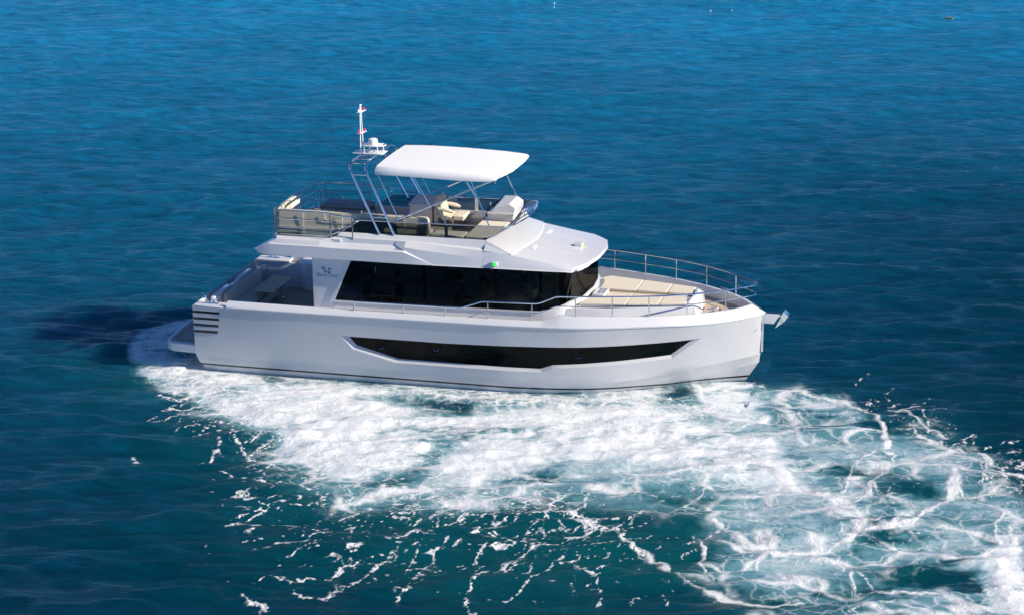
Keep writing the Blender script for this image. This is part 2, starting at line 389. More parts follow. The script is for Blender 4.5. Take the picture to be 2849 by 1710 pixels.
# port side locker with chamfered corner
mb = MB(); mb.plan([(-6.55,2.26),(-6.55,1.86),(-6.36,1.68),(-4.95,1.62),(-4.95,2.26)], 1.0, 1.80); lk = mb.obj('side_locker', GEL, Y, bevel=.03, seg=3)
for sg in (-1, 1):
    mb = MB(); mb.prism([(-7.86,sg*2.03,.9),(-7.86,sg*2.08,.9),(-6.5,sg*2.08,.9),(-6.5,sg*2.03,.9)], (0,0,.76)); mb.obj('cockpit_coaming', GEL, Y)
# cockpit table
mb = MB(); pts = fillet([(-6.85,-.12,0),(-6.57,-.12,0),(-6.57,1.32,0),(-7.14,1.32,0),(-7.14,-.12,0),(-6.85,-.12,0)], .07)[:-1]
mb.prism([(p[0], p[1], 1.475) for p in pts], (0,0,.03)); tb = mb.obj('cockpit_table', TABLEM, Y)
for yy in (.12, 1.02):
    mb = MB(); mb.lathe([(.09,1.002),(.09,1.012),(.035,1.03),(.035,1.474)], (-6.80,yy,0), 16); mb.obj('leg', STEEL, tb)
# ---- deckhouse --------------------------------------------------------
HX = [(-4.91,-1.62),(.95,-1.62),(1.25,-1.585),(1.48,-1.48),(1.64,-1.33),(1.76,-1.12),(1.85,-.8),(1.91,-.4),(1.93,0)]
def outline(pts): return pts+[(x, -y) for x, y in pts[::-1][1:]]
# wing wall + lower wall (white), cut round the window
def z_lower(x): return float(np.interp(x, [-4.34,.95,1.7,2.5],[1.86,1.905,2.14,2.15]))
wall = MB()
for sg in (-1, 1):
    wall.prism([(-4.91,sg*1.62,1.0),(-4.91,sg*1.62,2.95),(-3.86,sg*1.62,2.95),(-4.36,sg*1.62,1.86),(-4.36,sg*1.62,1.0)], (0,-sg*.06,0))
wall.prism([(-4.91,-1.56,1.0),(-4.91,-1.56,2.95),(-4.91,-.45,2.95),(-4.91,-.45,1.0)], (.05,0,0))
wall.prism([(-4.91,.45,1.0),(-4.91,.45,2.95),(-4.91,1.56,2.95),(-4.91,1.56,1.0)], (.05,0,0))
wl = wall.obj('cabin_side_wall', GEL, Y, bevel=.008)
lw = MB(); rings = []
path = [(x, y) for x, y in [(-4.36+ i*.33, -1.62) for i in range(17)]]+HX[1:]
path = path+[(x, -y) for x, y in path[::-1][1:]]
for x, y in path:
    z = z_lower(x); f = .045 if x > 1.0 else .012
    nx = 1 if x > 1.5 else 0
    sc = 1+f/1.62
    rings.append([(x, y, 1.45), (x+(f*1.4 if x > 1.2 else 0), y*sc, 1.50), (x+(f*1.4 if x > 1.2 else 0), y*sc, z-.03), (x, y, z), (x-.03 if x > 1.6 else x, y*.97, z)])
lw.loft(rings); lw.obj('cabin_base_wall', GEL, Y)
# window band (one wrap-around dark glass)
gb = MB(); rings = []
pth = [(-4.34,-1.62)]+[(-4.34+ i*.33, -1.62) for i in range(1,17)]+HX[1:]
fine = []
for a, b in zip(HX[1:], HX[2:]): pass
hx = cur([p[1] for p in HX[1:]], [p[0] for p in HX[1:]])
pth = [(-4.34,-1.62),(-4.0,-1.62),(-3.89,-1.62)]+[(-3.5+i*.4,-1.62) for i in range(11)]
cv = fillet([(.8,-1.62,0),(1.45,-1.60,0),(1.86,-1.0,0),(1.94,0,0)], .9, 9)
pth += [(p[0], p[1]) for p in cv[1:]]
pth = pth+[(x, -y) for x, y in pth[::-1][1:]]
for x, y in pth:
    z0 = z_lower(x)-.01 if x > -4.3 else 1.852
    z1 = float(np.interp(x, [-4.34,-3.90,-3.84,5],[1.856,2.88,2.93,2.93]))
    rings.append([(x, y*.997, z0), (x, y*.997, (z0+z1)/2), (x, y*.997, z1)])
iw = [i for i, q in enumerate(pth) if q[0] > 1.42]; i0, i1 = iw[0], iw[-1]
for rg_ in (rings[:i0+1], rings[i1:]):
    gb = MB(); gb.loft(rg_); gb.obj('saloon_window', GLASS, Y, smooth=True, recalc=False)
gb = MB(); gb.loft(rings[i0:i1+1]); gb.obj('saloon_windscreen', WSG, Y, smooth=True, recalc=False)
# white raked frame at the aft end of the window, black mullions inside
for sg in (-1, 1):
    mb = MB(); mb.prism([(-4.42,sg*1.635,1.825),(-4.34,sg*1.635,1.862),(-3.885,sg*1.635,2.90),(-3.94,sg*1.635,2.90)], (0,sg*.02,0))
    mb.prism([(-4.42,sg*1.635,1.825),(.95,sg*1.635,1.872),(.95,sg*1.635,1.905),(-4.34,sg*1.635,1.862)], (0,sg*.02,0)); mb.obj('window_frame', GEL, Y)
for sg in (-1, 1):
    for x in (-1.98, -.15, .98): mb = MB(); mb.box(x-.04, x+.04, sg*1.56, sg*1.60, 1.9, 2.92); mb.obj('window_mullion', BLACK, Y)
    mb = MB(); mb.prism([(1.52,sg*1.36,2.1),(1.60,sg*1.30,2.1),(1.60,sg*1.30,2.92),(1.52,sg*1.36,2.92)], (-.04,-sg*.03,0)); mb.obj('window_mullion', BLACK, Y)
# saloon interior
mb = MB(); mb.plan([(-4.85,-1.55),(1.2,-1.55),(1.8,-.6),(1.8,.6),(1.2,1.55),(-4.85,1.55)], 1.12, 1.2); mb.obj('saloon_floor', CARPET, Y, smooth=False)
mb = MB(); mb.plan([(.95,-1.35),(1.6,-.95),(1.78,0),(1.6,.95),(.95,1.35)], 1.2, 2.02); mb.obj('dashboard', mat('dash_grey',(.35,.35,.34),.7,noise=.05), Y, bevel=.03)
mb = MB(); mb.box(-4.2,-2.3,.85,1.5,1.2,1.62); mb.box(-4.2,-2.3,1.3,1.5,1.62,2.02); mb.obj('saloon_sofa', FAB, Y, bevel=.04)
mb = MB(); mb.box(-1.9,-.3,1.0,1.5,1.2,2.08); mb.box(-1.3,-1.2,.3,1.0,1.2,2.0); mb.obj('galley_counter', GEL, Y, bevel=.01)
mb = MB(); mb.box(.1,.16,.55,1.5,1.2,2.85); mb.box(.5,.55,-.2,-.7,1.9,2.5); mb.obj('cabin_partition', PAINTW, Y, bevel=.005)
# ---- flybridge moulding + roof ---------------------------------------
B_y = lambda x: float(np.interp(x,[-6.27,-2,0,1.0,2.2],[1.74,1.76,1.75,1.70,1.56]))
B_z = lambda x: float(np.interp(x,[-6.27,-5,-2.4,0,1.7,2.2],[2.985,2.95,2.935,2.955,2.93,2.90]))
D_y = lambda x: float(np.interp(x,[-4.3,-2.5,0,1,2.1],[1.50,1.51,1.60,1.58,1.52]))
D_z = lambda x: float(np.interp(x,[-4.3,-2.5,0,1,2.1],[3.46,3.455,3.325,3.15,2.985]))
fly = MB(); rings = []
st = []
st.append([(-6.27,1.2,2.985),(-6.27,1.64,2.985),(-6.27,1.72,2.99),(-6.42,1.69,3.10),(-6.42,1.68,3.105),(-6.41,1.67,3.107),(-6.40,1.66,3.11),(-6.36,1.5,3.12),(-6.36,1.2,3.12)])
st.append([(-6.2,1.2,2.985),(-6.2,1.64,2.985),(-6.2,1.73,2.99),(-6.2,1.71,3.19),(-6.2,1.67,3.205),(-6.19,1.655,3.207),(-6.18,1.64,3.21),(-6.18,1.5,3.22),(-6.18,1.2,3.22)])
st.append([(-6.02,1.2,2.98),(-6.02,1.64,2.98),(-6.02,1.74,2.985),(-6.02,1.72,3.255),(-6.02,1.68,3.27),(-5.985,1.64,3.30),(-5.95,1.60,3.33),(-5.9,1.5,3.37),(-5.9,1.2,3.37)])
def aft(x): 
    return [(x,1.2,B_z(x)),(x,B_y(x)-.1,B_z(x)),(x,B_y(x),B_z(x)+.01),(x,1.725,3.25-(x+6)*.003),(x,1.69,3.265-(x+6)*.003),(x,1.655,3.32-(x+6)*.006),(x,1.62,3.375-(x+6)*.01),(x,1.545,3.43-(x+6)*.02),(x,1.38,3.435-(x+6)*.02)]
for x in (-5.84,-5.4,-5.0,-4.68): st.append(aft(x))
def midr(x, k=0):
    cz = 3.235 if x < -2.45 else float(np.interp(x,[-2.45,-1.72],[3.225,2.965])); cz = cz if x < -1.72 else B_z(x)+.02
    cy = B_y(x)-.02
    t = 1 if x < -2.45 else max(0, min(1, (-1.72-x)/.73))
    c2y = cy-.055*t-.004; c2z = cz+.025*t+.004
    ez = float(np.interp(x,[-4.3,-2.5,-.5],[3.50,3.50,3.50])); ey = D_y(x)-.05
    mz = float(np.interp(x,[-2.46,-1.95,-.44],[3.345,3.29,3.17])); my = float(np.interp(x,[-2.72,-2.46,-1.95,-.44],[1.535,1.675,1.672,1.665]))
    return [(x,1.2,B_z(x)),(x,B_y(x)-.1,B_z(x)),(x,B_y(x),B_z(x)+.01),(x,cy,cz),(x,c2y,c2z),(x,my,mz),(x,D_y(x),D_z(x)),(x,min(ey,1.46),D_z(x)+.02),(x,1.365,3.565)]
a0 = aft(-4.68); m0 = midr(-4.28)
st.append([(px_, py_, pz_) for (px_, py_, pz_) in m0])
for x in (-3.9,-3.4,-2.9,-2.72,-2.46,-2.2,-1.95,-1.72,-1.4,-1.0,-.7,-.44): st.append(midr(x))
fly.loft(st); 
# forward roof part: side face, edge, cambered top
def roofr(x):
    xf = x
    rr = [(x,1.2,B_z(x)),(x,B_y(x)-.1,B_z(x)),(x,B_y(x),B_z(x)+.01),(x,B_y(x)-.02,B_z(x)+.03),(x,B_y(x)-.025,B_z(x)+.035),(x,(B_y(x)+D_y(x))/2,(B_z(x)+.035+D_z(x))/2),(x,D_y(x),D_z(x))]
    rr += [(x,D_y(x)*.7,D_z(x)+.05),(x,D_y(x)*.35,D_z(x)+.075),(x,0,D_z(x)+.085)]
    return rr
rs = [roofr(x) for x in (-.44,-.2,0,.3,.6,.9,1.2,1.45,1.6)]
# curved front edge
def front(k):
    out = []
    for (x, y, z) in roofr(1.95):
        out.append((2.20-.45*(min(abs(y), 1.55)/1.55)**3+k, y, z))
    return out
f1 = front(0.0); f2 = [(x+.015, y*.99, z-.03 if z > 2.96 else z) for x, y, z in front(0.02)]
rs.append(f1)
lip = [(x+.02, y*.992, 2.90 if i < 7 else z-.09) for i, (x, y, z) in enumerate(f1)]
fly.loft(rs)
front_edge = []
ft = MB()
e_top = [p for p in f1[6:]]; e_bot = [(p[0]+.012, p[1]*.998, p[2]-.085) for p in e_top]; e_in = [(p[0]-.06, p[1]*.96, p[2]-.09) for p in e_top]
e_b0 = f1[2]
fly.loft([e_top, e_bot, e_in])
fly.add([f1[6], f1[2], e_bot[0], e_in[0], f1[1]], [(0,1,2),(1,4,3,2)])
# soffit
fly.mirror()
sof = MB(); so_pts = [(-6.24,1.62),(-2,1.66),(0,1.66),(1.0,1.60),(1.9,1.46),(2.05,1.0),(2.1,0)]
fb = fly.obj('flybridge_moulding', GEL, Y); fb.data.set_sharp_from_angle(angle=math.radians(14))
sof.plan(so_pts+[(x,-y) for x, y in so_pts[::-1][1:]], 2.935, 2.975); sof.obj('soffit', SOFFIT, fb, smooth=False)
# windscreen plinth: white slope between glass base and roof
ub = [(-.44,-1.365,3.565),(-.36,-1.22,3.567),(-.29,-1.03,3.57),(-.21,-.6,3.575),(-.17,0,3.58)]; ub = ub+[(x,-y,z) for x,y,z in ub[::-1][1:]]
lb = [(.25,-1.59,3.30),(.31,-1.40,3.325),(.38,-1.05,3.335),(.47,-.56,3.345),(.52,0,3.350)]; lb = lb+[(x,-y,z) for x,y,z in lb[::-1][1:]]
pb = MB(); lo = [(x+.03,y,z-.05) for x,y,z in lb]; hi = [(x-.10,y*.97,z) for x,y,z in ub]
pb.loft([lo, lb, ub, hi])
pb.add([ub[0], lb[0], (-.44,-1.60,3.35), (-.44,-1.365,3.50)], [(0,1,2,3)]); pb.add([ub[-1], lb[-1], (-.44,1.60,3.35), (-.44,1.365,3.50)], [(0,3,2,1)])
pb.obj('windscreen_plinth', GEL, fb)
# inner tub: coaming inside, sole
tub = MB()
inn = [(-4.2,1.36),(-.44,1.36),(-.29,1.03),(-.2,.6),(-.16,0)]
inn2 = [(-4.2,1.30),(-.47,1.30),(-.33,.98),(-.25,.58),(-.21,0)]
A1 = outline([(x,-y) for x, y in inn]); A2 = outline([(x,-y) for x, y in inn2])
tub.loft([[(x,y,3.566) for x,y in A1], [(x,y,3.57) for x,y in A2], [(x,y,3.22) for x,y in A2]])
tub.obj('coaming', GEL, fb)
mb = MB(); mb.plan([(-5.9,-1.52),(-5.9,1.52),(-4.2,1.45),(-.3,1.3),(-.3,-1.3),(-4.2,-1.45)], 3.18, 3.25)
fs = mb.obj('flybridge_sole', TEAKG, fb, smooth=False)
mb = MB(); mb.box(-5.9,-4.15,-1.55,-1.30,3.2,3.425); mb.box(-5.9,-4.15,1.30,1.55,3.2,3.425); mb.box(-5.98,-5.84,-1.5,1.5,3.1,3.425); mb.obj('aft_coaming', GEL, fb, bevel=.01)
# side facets (sunlit stubs) and intakes
# roof ribs
for sg in (-1, 1):
    mb = MB(); zz = lambda x: D_z(x)+.062+.004
    mb.prism([(.56,sg*.60,zz(.6)-.004),(.56,sg*.92,zz(.6)-.018),(.66,sg*.94,zz(.66)-.018),(.66,sg*.62,zz(.66)-.004)], (0,0,.03))
    mb.prism([(.66,sg*.62,zz(.66)-.01),(.66,sg*.645,zz(.66)-.01),(1.85,sg*.645,zz(1.85)-.01),(1.85,sg*.62,zz(1.85)-.01)], (0,0,.014))
    mb.obj('roof_rib', PAINTW, fb)
# ---- writing on the wing wall -----------------------------------------
def text_mesh(txt, size, loc, name, parent, m, sx=1.0, shear=0.0):
    c = bpy.data.curves.new('t', 'FONT'); c.body = txt; c.size = size; c.extrude = .002; c.shear = shear; c.offset = size*.018; c.resolution_u = 3
    o = bpy.data.objects.new('t', c); S.collection.objects.link(o)
    me = bpy.data.meshes.new_from_object(o.evaluated_get(bpy.context.evaluated_depsgraph_get())); bpy.data.objects.remove(o)
    n = bpy.data.objects.new(name, me); S.collection.objects.link(n); me.materials.clear(); me.materials.append(m)
    n.rotation_euler = (math.pi/2, 0, 0); n.location = loc; n.scale = (sx, 1, 1); n.parent = parent; return n
tm = text_mesh('G', .115, (-4.815,-1.624,2.465), 'lettering', wl, LOGOM, 1.05, .1)
tm = text_mesh('ALLUS', .088, (-4.725,-1.624,2.465), 'lettering', wl, LOGOM, .84, .1)
tm = text_mesh('Y', .115, (-4.475,-1.624,2.455), 'lettering', wl, LOGOM, .95, .1)
tm = text_mesh('ACHT', .088, (-4.40,-1.624,2.455), 'lettering', wl, LOGOM, .72, .1)
em = MB()
def petal(cx_, cz_, a, L=.085, w=.034):
    P = []
    for t in range(12):
        u = t/12*2*math.pi; r = L/2*(math.cos(u)); q = w*math.sin(u)*(1+.5*math.cos(u))
        P.append((cx_+math.cos(a)*r-math.sin(a)*q, -1.622, cz_+math.sin(a)*r+math.cos(a)*q))
    em.prism(P, (0,-.004,0))
petal(-4.575,2.585,math.radians(65)); petal(-4.475,2.57,math.radians(-45), .095,.038); petal(-4.61,2.67,math.radians(165),.11,.04); petal(-4.46,2.655,math.radians(40),.09,.036)
em.obj('emblem', LOGOM, wl)
# ---- rails ------------------------------------------------------------
def rail_post(x, y, z0, z1, parent, r=.014, x1=None, y1=None):
    p = MB(); p.tube([(x,y,z0),(x if x1 is None else x1, y if y1 is None else y1, z1)], r, 8); return p.obj('stanchion', STEEL, parent)
for sg in (-1, 1):
    yr = lambda x: sg*(f_yi(min(x,5.9))-.005)
    top = [(-3.6,yr(-3.6),1.86),(-3.6,yr(-3.6),2.075),(-.85,yr(-.85),2.085),(-.30,yr(-.3),2.285),(.95,yr(.95),2.30),(1.12,yr(1.12),2.31),(1.55,sg*2.22,2.50)]
    top += [(x, yr(x), 2.50-(x-2)*.012) for x in (2.0,2.45,2.86,3.3,3.71,4.15,4.57,5.0,5.3,5.55)]
    top = fillet(top[:8], .07, 4)+[Vector(p) for p in top[8:]]
    tip = [(5.85, sg*.30, 2.455), (6.02, sg*.13, 2.45), (6.04, 0, 2.45)]
    r = MB(); r.tube(top+[Vector(p) for p in tip], .020, 10); rail = r.obj('deck_rail', STEEL, Y)
    midl = [(-.62,yr(-.6),1.87),(-.28,yr(-.3),2.03),(.95,yr(.95),2.05),(1.12,yr(1.12),2.06),(1.55,sg*2.22,2.255)]
    midl = fillet(midl+[(2.0,yr(2.0),2.255)], .07, 4)+[Vector((x, yr(x), 2.255-(x-2)*.014)) for x in (2.45,2.86,3.3,3.71,4.15,4.57,5.0,5.3,5.55)]
    r = MB(); r.tube(midl+[Vector((5.85,sg*.30,2.205)),Vector((6.01,sg*.13,2.20)),Vector((6.03,0,2.20))], .013, 8); r.obj('middle_rail', STEEL, rail)
    for x, z1 in ((-2.32,2.07),(-1.24,2.075),(-.16,2.285),(.94,2.30)): rail_post(x, yr(x), f_zi(x)-.02, z1, rail)
    for x, y in ((2.0,2.145),(2.86,1.935),(3.71,1.69),(4.57,1.30),(5.42,.71)): rail_post(x, sg*y, f_zi(x)-.02, 2.50-(x-2)*.012, rail)
# flybridge aft rail
def fr(y): return None
zt = 4.075
path = [(-3.85,-1.50,3.36),(-3.85,-1.50,3.985),(-4.28,-1.505,4.01),(-4.46,-1.51,4.07),(-5.84,-1.50,zt+.01),(-5.95,-.8,zt),(-5.97,.1,zt),(-5.93,.64,zt),(-5.83,1.26,zt),(-5.62,1.53,zt),(-4.40,1.50,zt),(-4.20,1.50,4.02),(-3.80,1.50,4.00),(-3.80,1.50,3.36)]
pp = fillet(path[:5], .05, 4)[:-1]+fillet(path[4:], .12, 5)
r = MB(); r.tube([tuple(path[0])]+pp[1:], .019, 10); fr_ = r.obj('flybridge_rail', STEEL, fb)
for z in (3.865, 3.65):
    r = MB(); r.tube(fillet([(-4.43,-1.51,z-.01),(-5.84,-1.50,z),(-5.95,-.8,z),(-5.97,.1,z),(-5.93,.64,z),(-5.83,1.26,z),(-5.62,1.53,z),(-4.40,1.50,z)], .1, 5), .014, 8); r.obj('middle_rail', STEEL, fr_)
for x, y in ((-5.84,-1.50),(-4.43,-1.51),(-5.97,.1),(-5.93,.64),(-5.83,1.26),(-5.62,1.53),(-4.40,1.50)): rail_post(x, y, 3.36, zt, fr_, .016)
r = MB(); r.tube(fillet([(-5.93,.64,4.06),(-5.4,.60,4.055),(-4.90,.56,4.05),(-4.78,.55,3.95),(-4.78,.55,3.27)], .1, 5), .017, 8); sr = r.obj('stair_rail', STEEL, fr_)
r = MB(); r.tube([(-5.93,.64,3.80),(-5.42,.60,3.795),(-4.78,.56,3.79)], .013, 8); r.tube([(-5.93,.64,3.58),(-5.42,.60,3.575)], .013, 8)
r.tube([(-5.42,.60,3.27),(-5.42,.60,4.05)], .015, 8); r.obj('stair_rail', STEEL, fr_)
# clear lower panels of the aft rail
r = MB(); r.prism([(-5.80,-1.51,3.41),(-4.45,-1.51,3.40),(-4.45,-1.51,3.60),(-5.80,-1.51,3.62)], (0,.008,0)); r.prism([(-4.42,-1.51,3.40),(-4.18,-1.40,3.56),(-4.30,-1.45,3.60),(-4.42,-1.51,3.60)], (0,.008,0))
r.obj('clear_panel', CLEARG, fr_, smooth=False)
# ---- tinted windscreen round the flybridge ------------------------------
bot = [(-4.17,-1.365,3.567),(-3.72,-1.365,3.567),(-2.0,-1.365,3.567),(-.44,-1.365,3.567),(-.30,-1.06,3.572),(-.21,-.6,3.577),(-.17,0,3.58)]
top_ = [(-4.15,-1.365,3.60),(-3.70,-1.365,3.895),(-2.0,-1.365,3.905),(.05,-1.36,3.92),(.20,-1.24,3.93),(.34,-.65,3.935),(.40,0,3.94)]
bo = bot+[(x,-y,z) for x,y,z in bot[::-1][1:]]; to = top_+[(x,-y,z) for x,y,z in top_[::-1][1:]]
g = MB(); g.loft([bo, to]); scr = g.obj('windscreen', SCREEN, fb, smooth=False, recalc=False)
r = MB(); r.tube([Vector(p) for p in to], .014, 8); r.obj('top_rail', STEEL, scr)
for a, b_ in [(bo[i], to[i]) for i in (3, 4, 8, 9)]+[((-3.76,-1.35,3.56),(-3.76,-1.35,3.86)),((-3.76,1.35,3.56),(-3.76,1.35,3.86))]:
    r = MB(); r.tube([a, b_], .008, 6); r.obj('glazing_bar', STEEL, scr)
for sg in (-1, 1): r = MB(); r.box(-1.50,-1.42,sg*1.352,sg*1.34,3.57,3.90); r.obj('support_plate', PAINTW, scr)
# ---- arch, canopy --------------------------------------------------------
arch = MB()
for xb, xt_ in ((-3.18,-3.97),(-2.80,-3.56)):
    P = [(xb,-1.37,3.56),(xt_,-1.22,5.14),(xt_-.03,-.95,5.27),(xt_-.03,.95,5.27),(xt_,1.22,5.14),(xb,1.37,3.56)]
    arch.tube(fillet(P, .16, 6), .032, 10)
ar = arch.obj('radar_arch', STEEL, fb)
def bar(pts, rr):
    r = MB(); r.tube(pts, rr, 8); r.obj('cross_bar', STEEL, ar)
def legp(xb, xt_, t): return (xb+(xt_-xb)*t)
for sg in (-1, 1):
    for z in (3.98, 4.40, 5.02):
        t = (z-3.56)/(5.14-3.56); yy = sg*(1.37-.15*t)
        if z == 4.40 and sg < 0: continue
        bar([(legp(-3.18,-3.97,t), yy, z), (legp(-2.80,-3.56,t), yy, z)], .016)
    bar([(-3.99,sg*1.02,5.26),(-3.58,sg*1.02,5.26)], .018); bar([(-4.0,sg*.32,5.27),(-3.59,sg*.32,5.27)], .018); bar([(-4.0,sg*.62,5.27),(-3.59,sg*.62,5.27)], .012)

# mast platform with radar dome and light mast
mb = MB(); mb.plan([(p[0],p[1]) for p in fillet([(-3.8,-.22,0),(-3.43,-.22,0),(-3.43,.22,0),(-4.24,.22,0),(-4.24,-.22,0),(-3.8,-.22,0)], .05)[:-1]], 5.30, 5.315)
mp = mb.obj('mast_platform', PAINTW, ar)
mb = MB(); rg = [(-3.74+.33*math.cos(a*math.pi/16), .20*math.sin(a*math.pi/16), 5.50) for a in range(32)]; mb.tube(rg, .012, 6, True)
for sx_, sy_ in ((-.19,-.19),(.17,-.20),(-.17,.17),(.22,.13)):
    mb.tube(fillet([(-3.74+sx_,sy_,5.31),(-3.74+sx_,sy_,5.46),(-3.74+sx_*.7,sy_*.75,5.50)], .03, 3), .014, 6)
mb.plan([(-3.95,-.16),(-3.52,-.16),(-3.52,.16),(-3.95,.16)], 5.50, 5.515)
mb.obj('radar_stand', PAINTW, mp)
mb = MB(); mb.lathe([(.115,0),(.125,.02),(.122,.09),(.108,.135),(.08,.15),(.02,.153)], (-3.75,0,5.516), 24); mb.obj('radar_dome', PAINTW, mp)
mb = MB(); mb.tube([(-4.03,-.17,5.31),(-4.05,-.05,6.50)], .016, 8); mb.tube([(-4.03,.05,5.31),(-4.05,.01,6.50)], .014, 8); mb.tube([(-4.06,-.05,6.51),(-4.04,.03,6.51)], .018, 6)
mast = mb.obj('light_mast', PAINTW, mp)
mb = MB(); mb.tube([(-4.05,-.03,6.52),(-4.05,-.03,6.70)], .003, 5); mb.obj('antenna', STEEL, mast)
for z, L_ in ((6.34,.0),(5.80,.0)):
    mb = MB(); mb.plan([(-4.11,-.16),(-3.99,-.16),(-3.97,.20),(-4.07,.20)], z, z+.012); mb.obj('light_bracket', PAINTW, mast)
for x, y, z, m_ in ((-4.02,.16,6.352,RED),(-4.07,-.12,6.352,PAINTW),(-4.02,.16,5.812,RED),(-4.07,-.12,5.812,RED)):
    mb = MB(); mb.lathe([(.021,0),(.021,.062),(.016,.067)], (x,y,z), 12); mb.obj('navigation_light', m_, mast)
# canopy
can = MB()
def can_sec(x, z, hw, drop):
    n = 8; R = .20; pts = []
    pts.append((x,-hw,z-drop))
    for j in range(n+1):
        a = math.pi/2*j/n; pts.append((x,-hw+R*(1-math.cos(a))*1.0, z-drop*1.0+drop*math.sin(a)*.98))
    for t in (.25,.5,.75): pts.append((x,-hw+R+(2*(hw-R))*t, z+.02*math.sin(math.pi*t)))
    for j in range(n,-1,-1):
        a = math.pi/2*j/n; pts.append((x, hw-R*(1-math.cos(a)), z-drop+drop*math.sin(a)*.98))
    pts.append((x,hw,z-drop)); return pts
cs = []
for x, z, hw, dr, wb_ in ((-3.29,5.25,1.30,.16,0),(-3.27,5.265,1.31,.19,0),(-2.8,5.275,1.34,.20,0),(-2.3,5.27,1.36,.20,.01),(-1.7,5.255,1.375,.20,.02),(-1.1,5.23,1.38,.19,.05),(-.7,5.21,1.375,.175,.10),(-.45,5.19,1.365,.15,.14),(-.28,5.175,1.35,.12,.19),(-.20,5.16,1.335,.09,.23),(-.17,5.13,1.325,.055,.245)):
    cs.append([(q[0]+wb_*(1-(abs(q[1])/hw)**(9 if q[1] > 0 else 3)), q[1], q[2]) for q in can_sec(x, z, hw, dr)])
low = [[(x, y*.985, z-.018) for x, y, z in s] for s in cs]
can.loft(cs)
k = len(can.v); can.loft([[(x, y*.99, z-.015) for x, y, z in s] for s in cs])
n_ = len(cs[0]); m_ = len(cs)
for i in range(m_-1):
    can.f.append((i*n_, (i+1)*n_, k+(i+1)*n_, k+i*n_)); can.f.append((i*n_+n_-1, k+i*n_+n_-1, k+(i+1)*n_+n_-1, (i+1)*n_+n_-1))
for j in range(n_-1):
    can.f.append((j, k+j, k+j+1, j+1)); o_ = (m_-1)*n_; can.f.append((o_+j, o_+j+1, k+o_+j+1, k+o_+j))
cp = can.obj('canopy', CANVAS, fb)
for sg in (-1, 1):
    def pole(a, b, r=.016, nm='support_pole'):
        p = MB(); p.tube([(a[0],sg*a[1],a[2]),(b[0],sg*b[1],b[2])], r, 8); p.obj(nm, STEEL, cp)
    pole((-2.96,1.345,3.84),(-.25,1.27,5.06),.022,'diagonal_strut')
    pole((-3.24,1.28,5.10),(-2.70,1.335,3.96)); pole((-2.33,1.29,5.12),(-1.88,1.31,4.33))
    pole((-.85,1.29,5.08),(-.35,1.36,3.91)); pole((-1.74,1.31,4.39),(-1.45,1.36,3.90))
r = MB()
for x, z in ((-3.2,5.20),(-2.33,5.225),(-.85,5.17),(-.2,5.11)): r.tube(fillet([(x,-1.29,z-.12),(x,-1.15,z),(x,1.15,z),(x,1.29,z-.12)], .1, 4), .014, 8)
for sg in (-1,1): r.tube([(-3.2,sg*1.29,5.09),(-.25,sg*1.27,5.05)], .014, 8)
r.obj('canopy_frame', STEEL, cp)
# ---- flybridge furniture ----------------------------------------------
mb = MB(); mb.box(-5.82,-2.0,-1.28,-.72,3.25,3.50); mb.box(-5.82,-5.30,-1.28,.22,3.25,3.50); sf = mb.obj('flybridge_sofa', GEL, fb, bevel=.01)
mb = MB(); mb.box(-5.80,-2.0,-1.15,-.70,3.502,3.60); mb.obj('seat_cushion', FAB, sf, bevel=.03, seg=3)
mb = MB(); mb.box(-5.78,-5.28,-.68,.22,3.502,3.60); mb.obj('seat_cushion', FAB, sf, bevel=.03, seg=3)
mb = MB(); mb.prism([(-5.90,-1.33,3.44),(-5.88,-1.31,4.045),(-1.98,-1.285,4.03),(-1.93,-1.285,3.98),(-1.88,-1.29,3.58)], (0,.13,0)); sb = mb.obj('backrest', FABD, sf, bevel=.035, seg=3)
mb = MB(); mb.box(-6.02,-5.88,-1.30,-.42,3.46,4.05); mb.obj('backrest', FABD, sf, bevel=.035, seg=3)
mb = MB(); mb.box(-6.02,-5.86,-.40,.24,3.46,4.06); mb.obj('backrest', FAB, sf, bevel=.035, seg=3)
r = MB(); yy = -1.338
for x in (-5.2,-4.17,-2.55): r.tube([(x,yy+.02*(x+5.9)/4,3.46),(x,yy+.02*(x+5.9)/4,4.03)], .006, 5)
r.tube(fillet([(-4.63,yy+.006,4.02),(-4.63,yy+.006,3.86),(-4.55,yy+.006,3.84),(-2.0,yy+.03,3.84)], .06, 4), .006, 5); r.tube([(-5.88,yy,3.63),(-4.1,yy+.01,3.63)], .006, 5)
r.obj('seam', SEAM, sb)
# table
mb = MB(); P = fillet([(-4.7,.20,0),(-4.06,.20,0),(-4.06,1.0,0),(-5.34,1.0,0),(-5.34,.20,0),(-4.7,.20,0)], .08)[:-1]
mb.prism([(p[0],p[1],3.725) for p in P], (0,0,.035)); ft_ = mb.obj('flybridge_table', FTABLEM, fb)
mb = MB(); mb.prism([(p[0],p[1],3.712) for p in P], (0,0,.012)); mb.obj('table_edge', WOOD, ft_)
for x in (-5.0,-4.35):
    mb = MB(); mb.lathe([(.10,3.252),(.10,3.262),(.04,3.28),(.04,3.711)], (x,.6,0), 16); mb.obj('leg', STEEL, ft_)
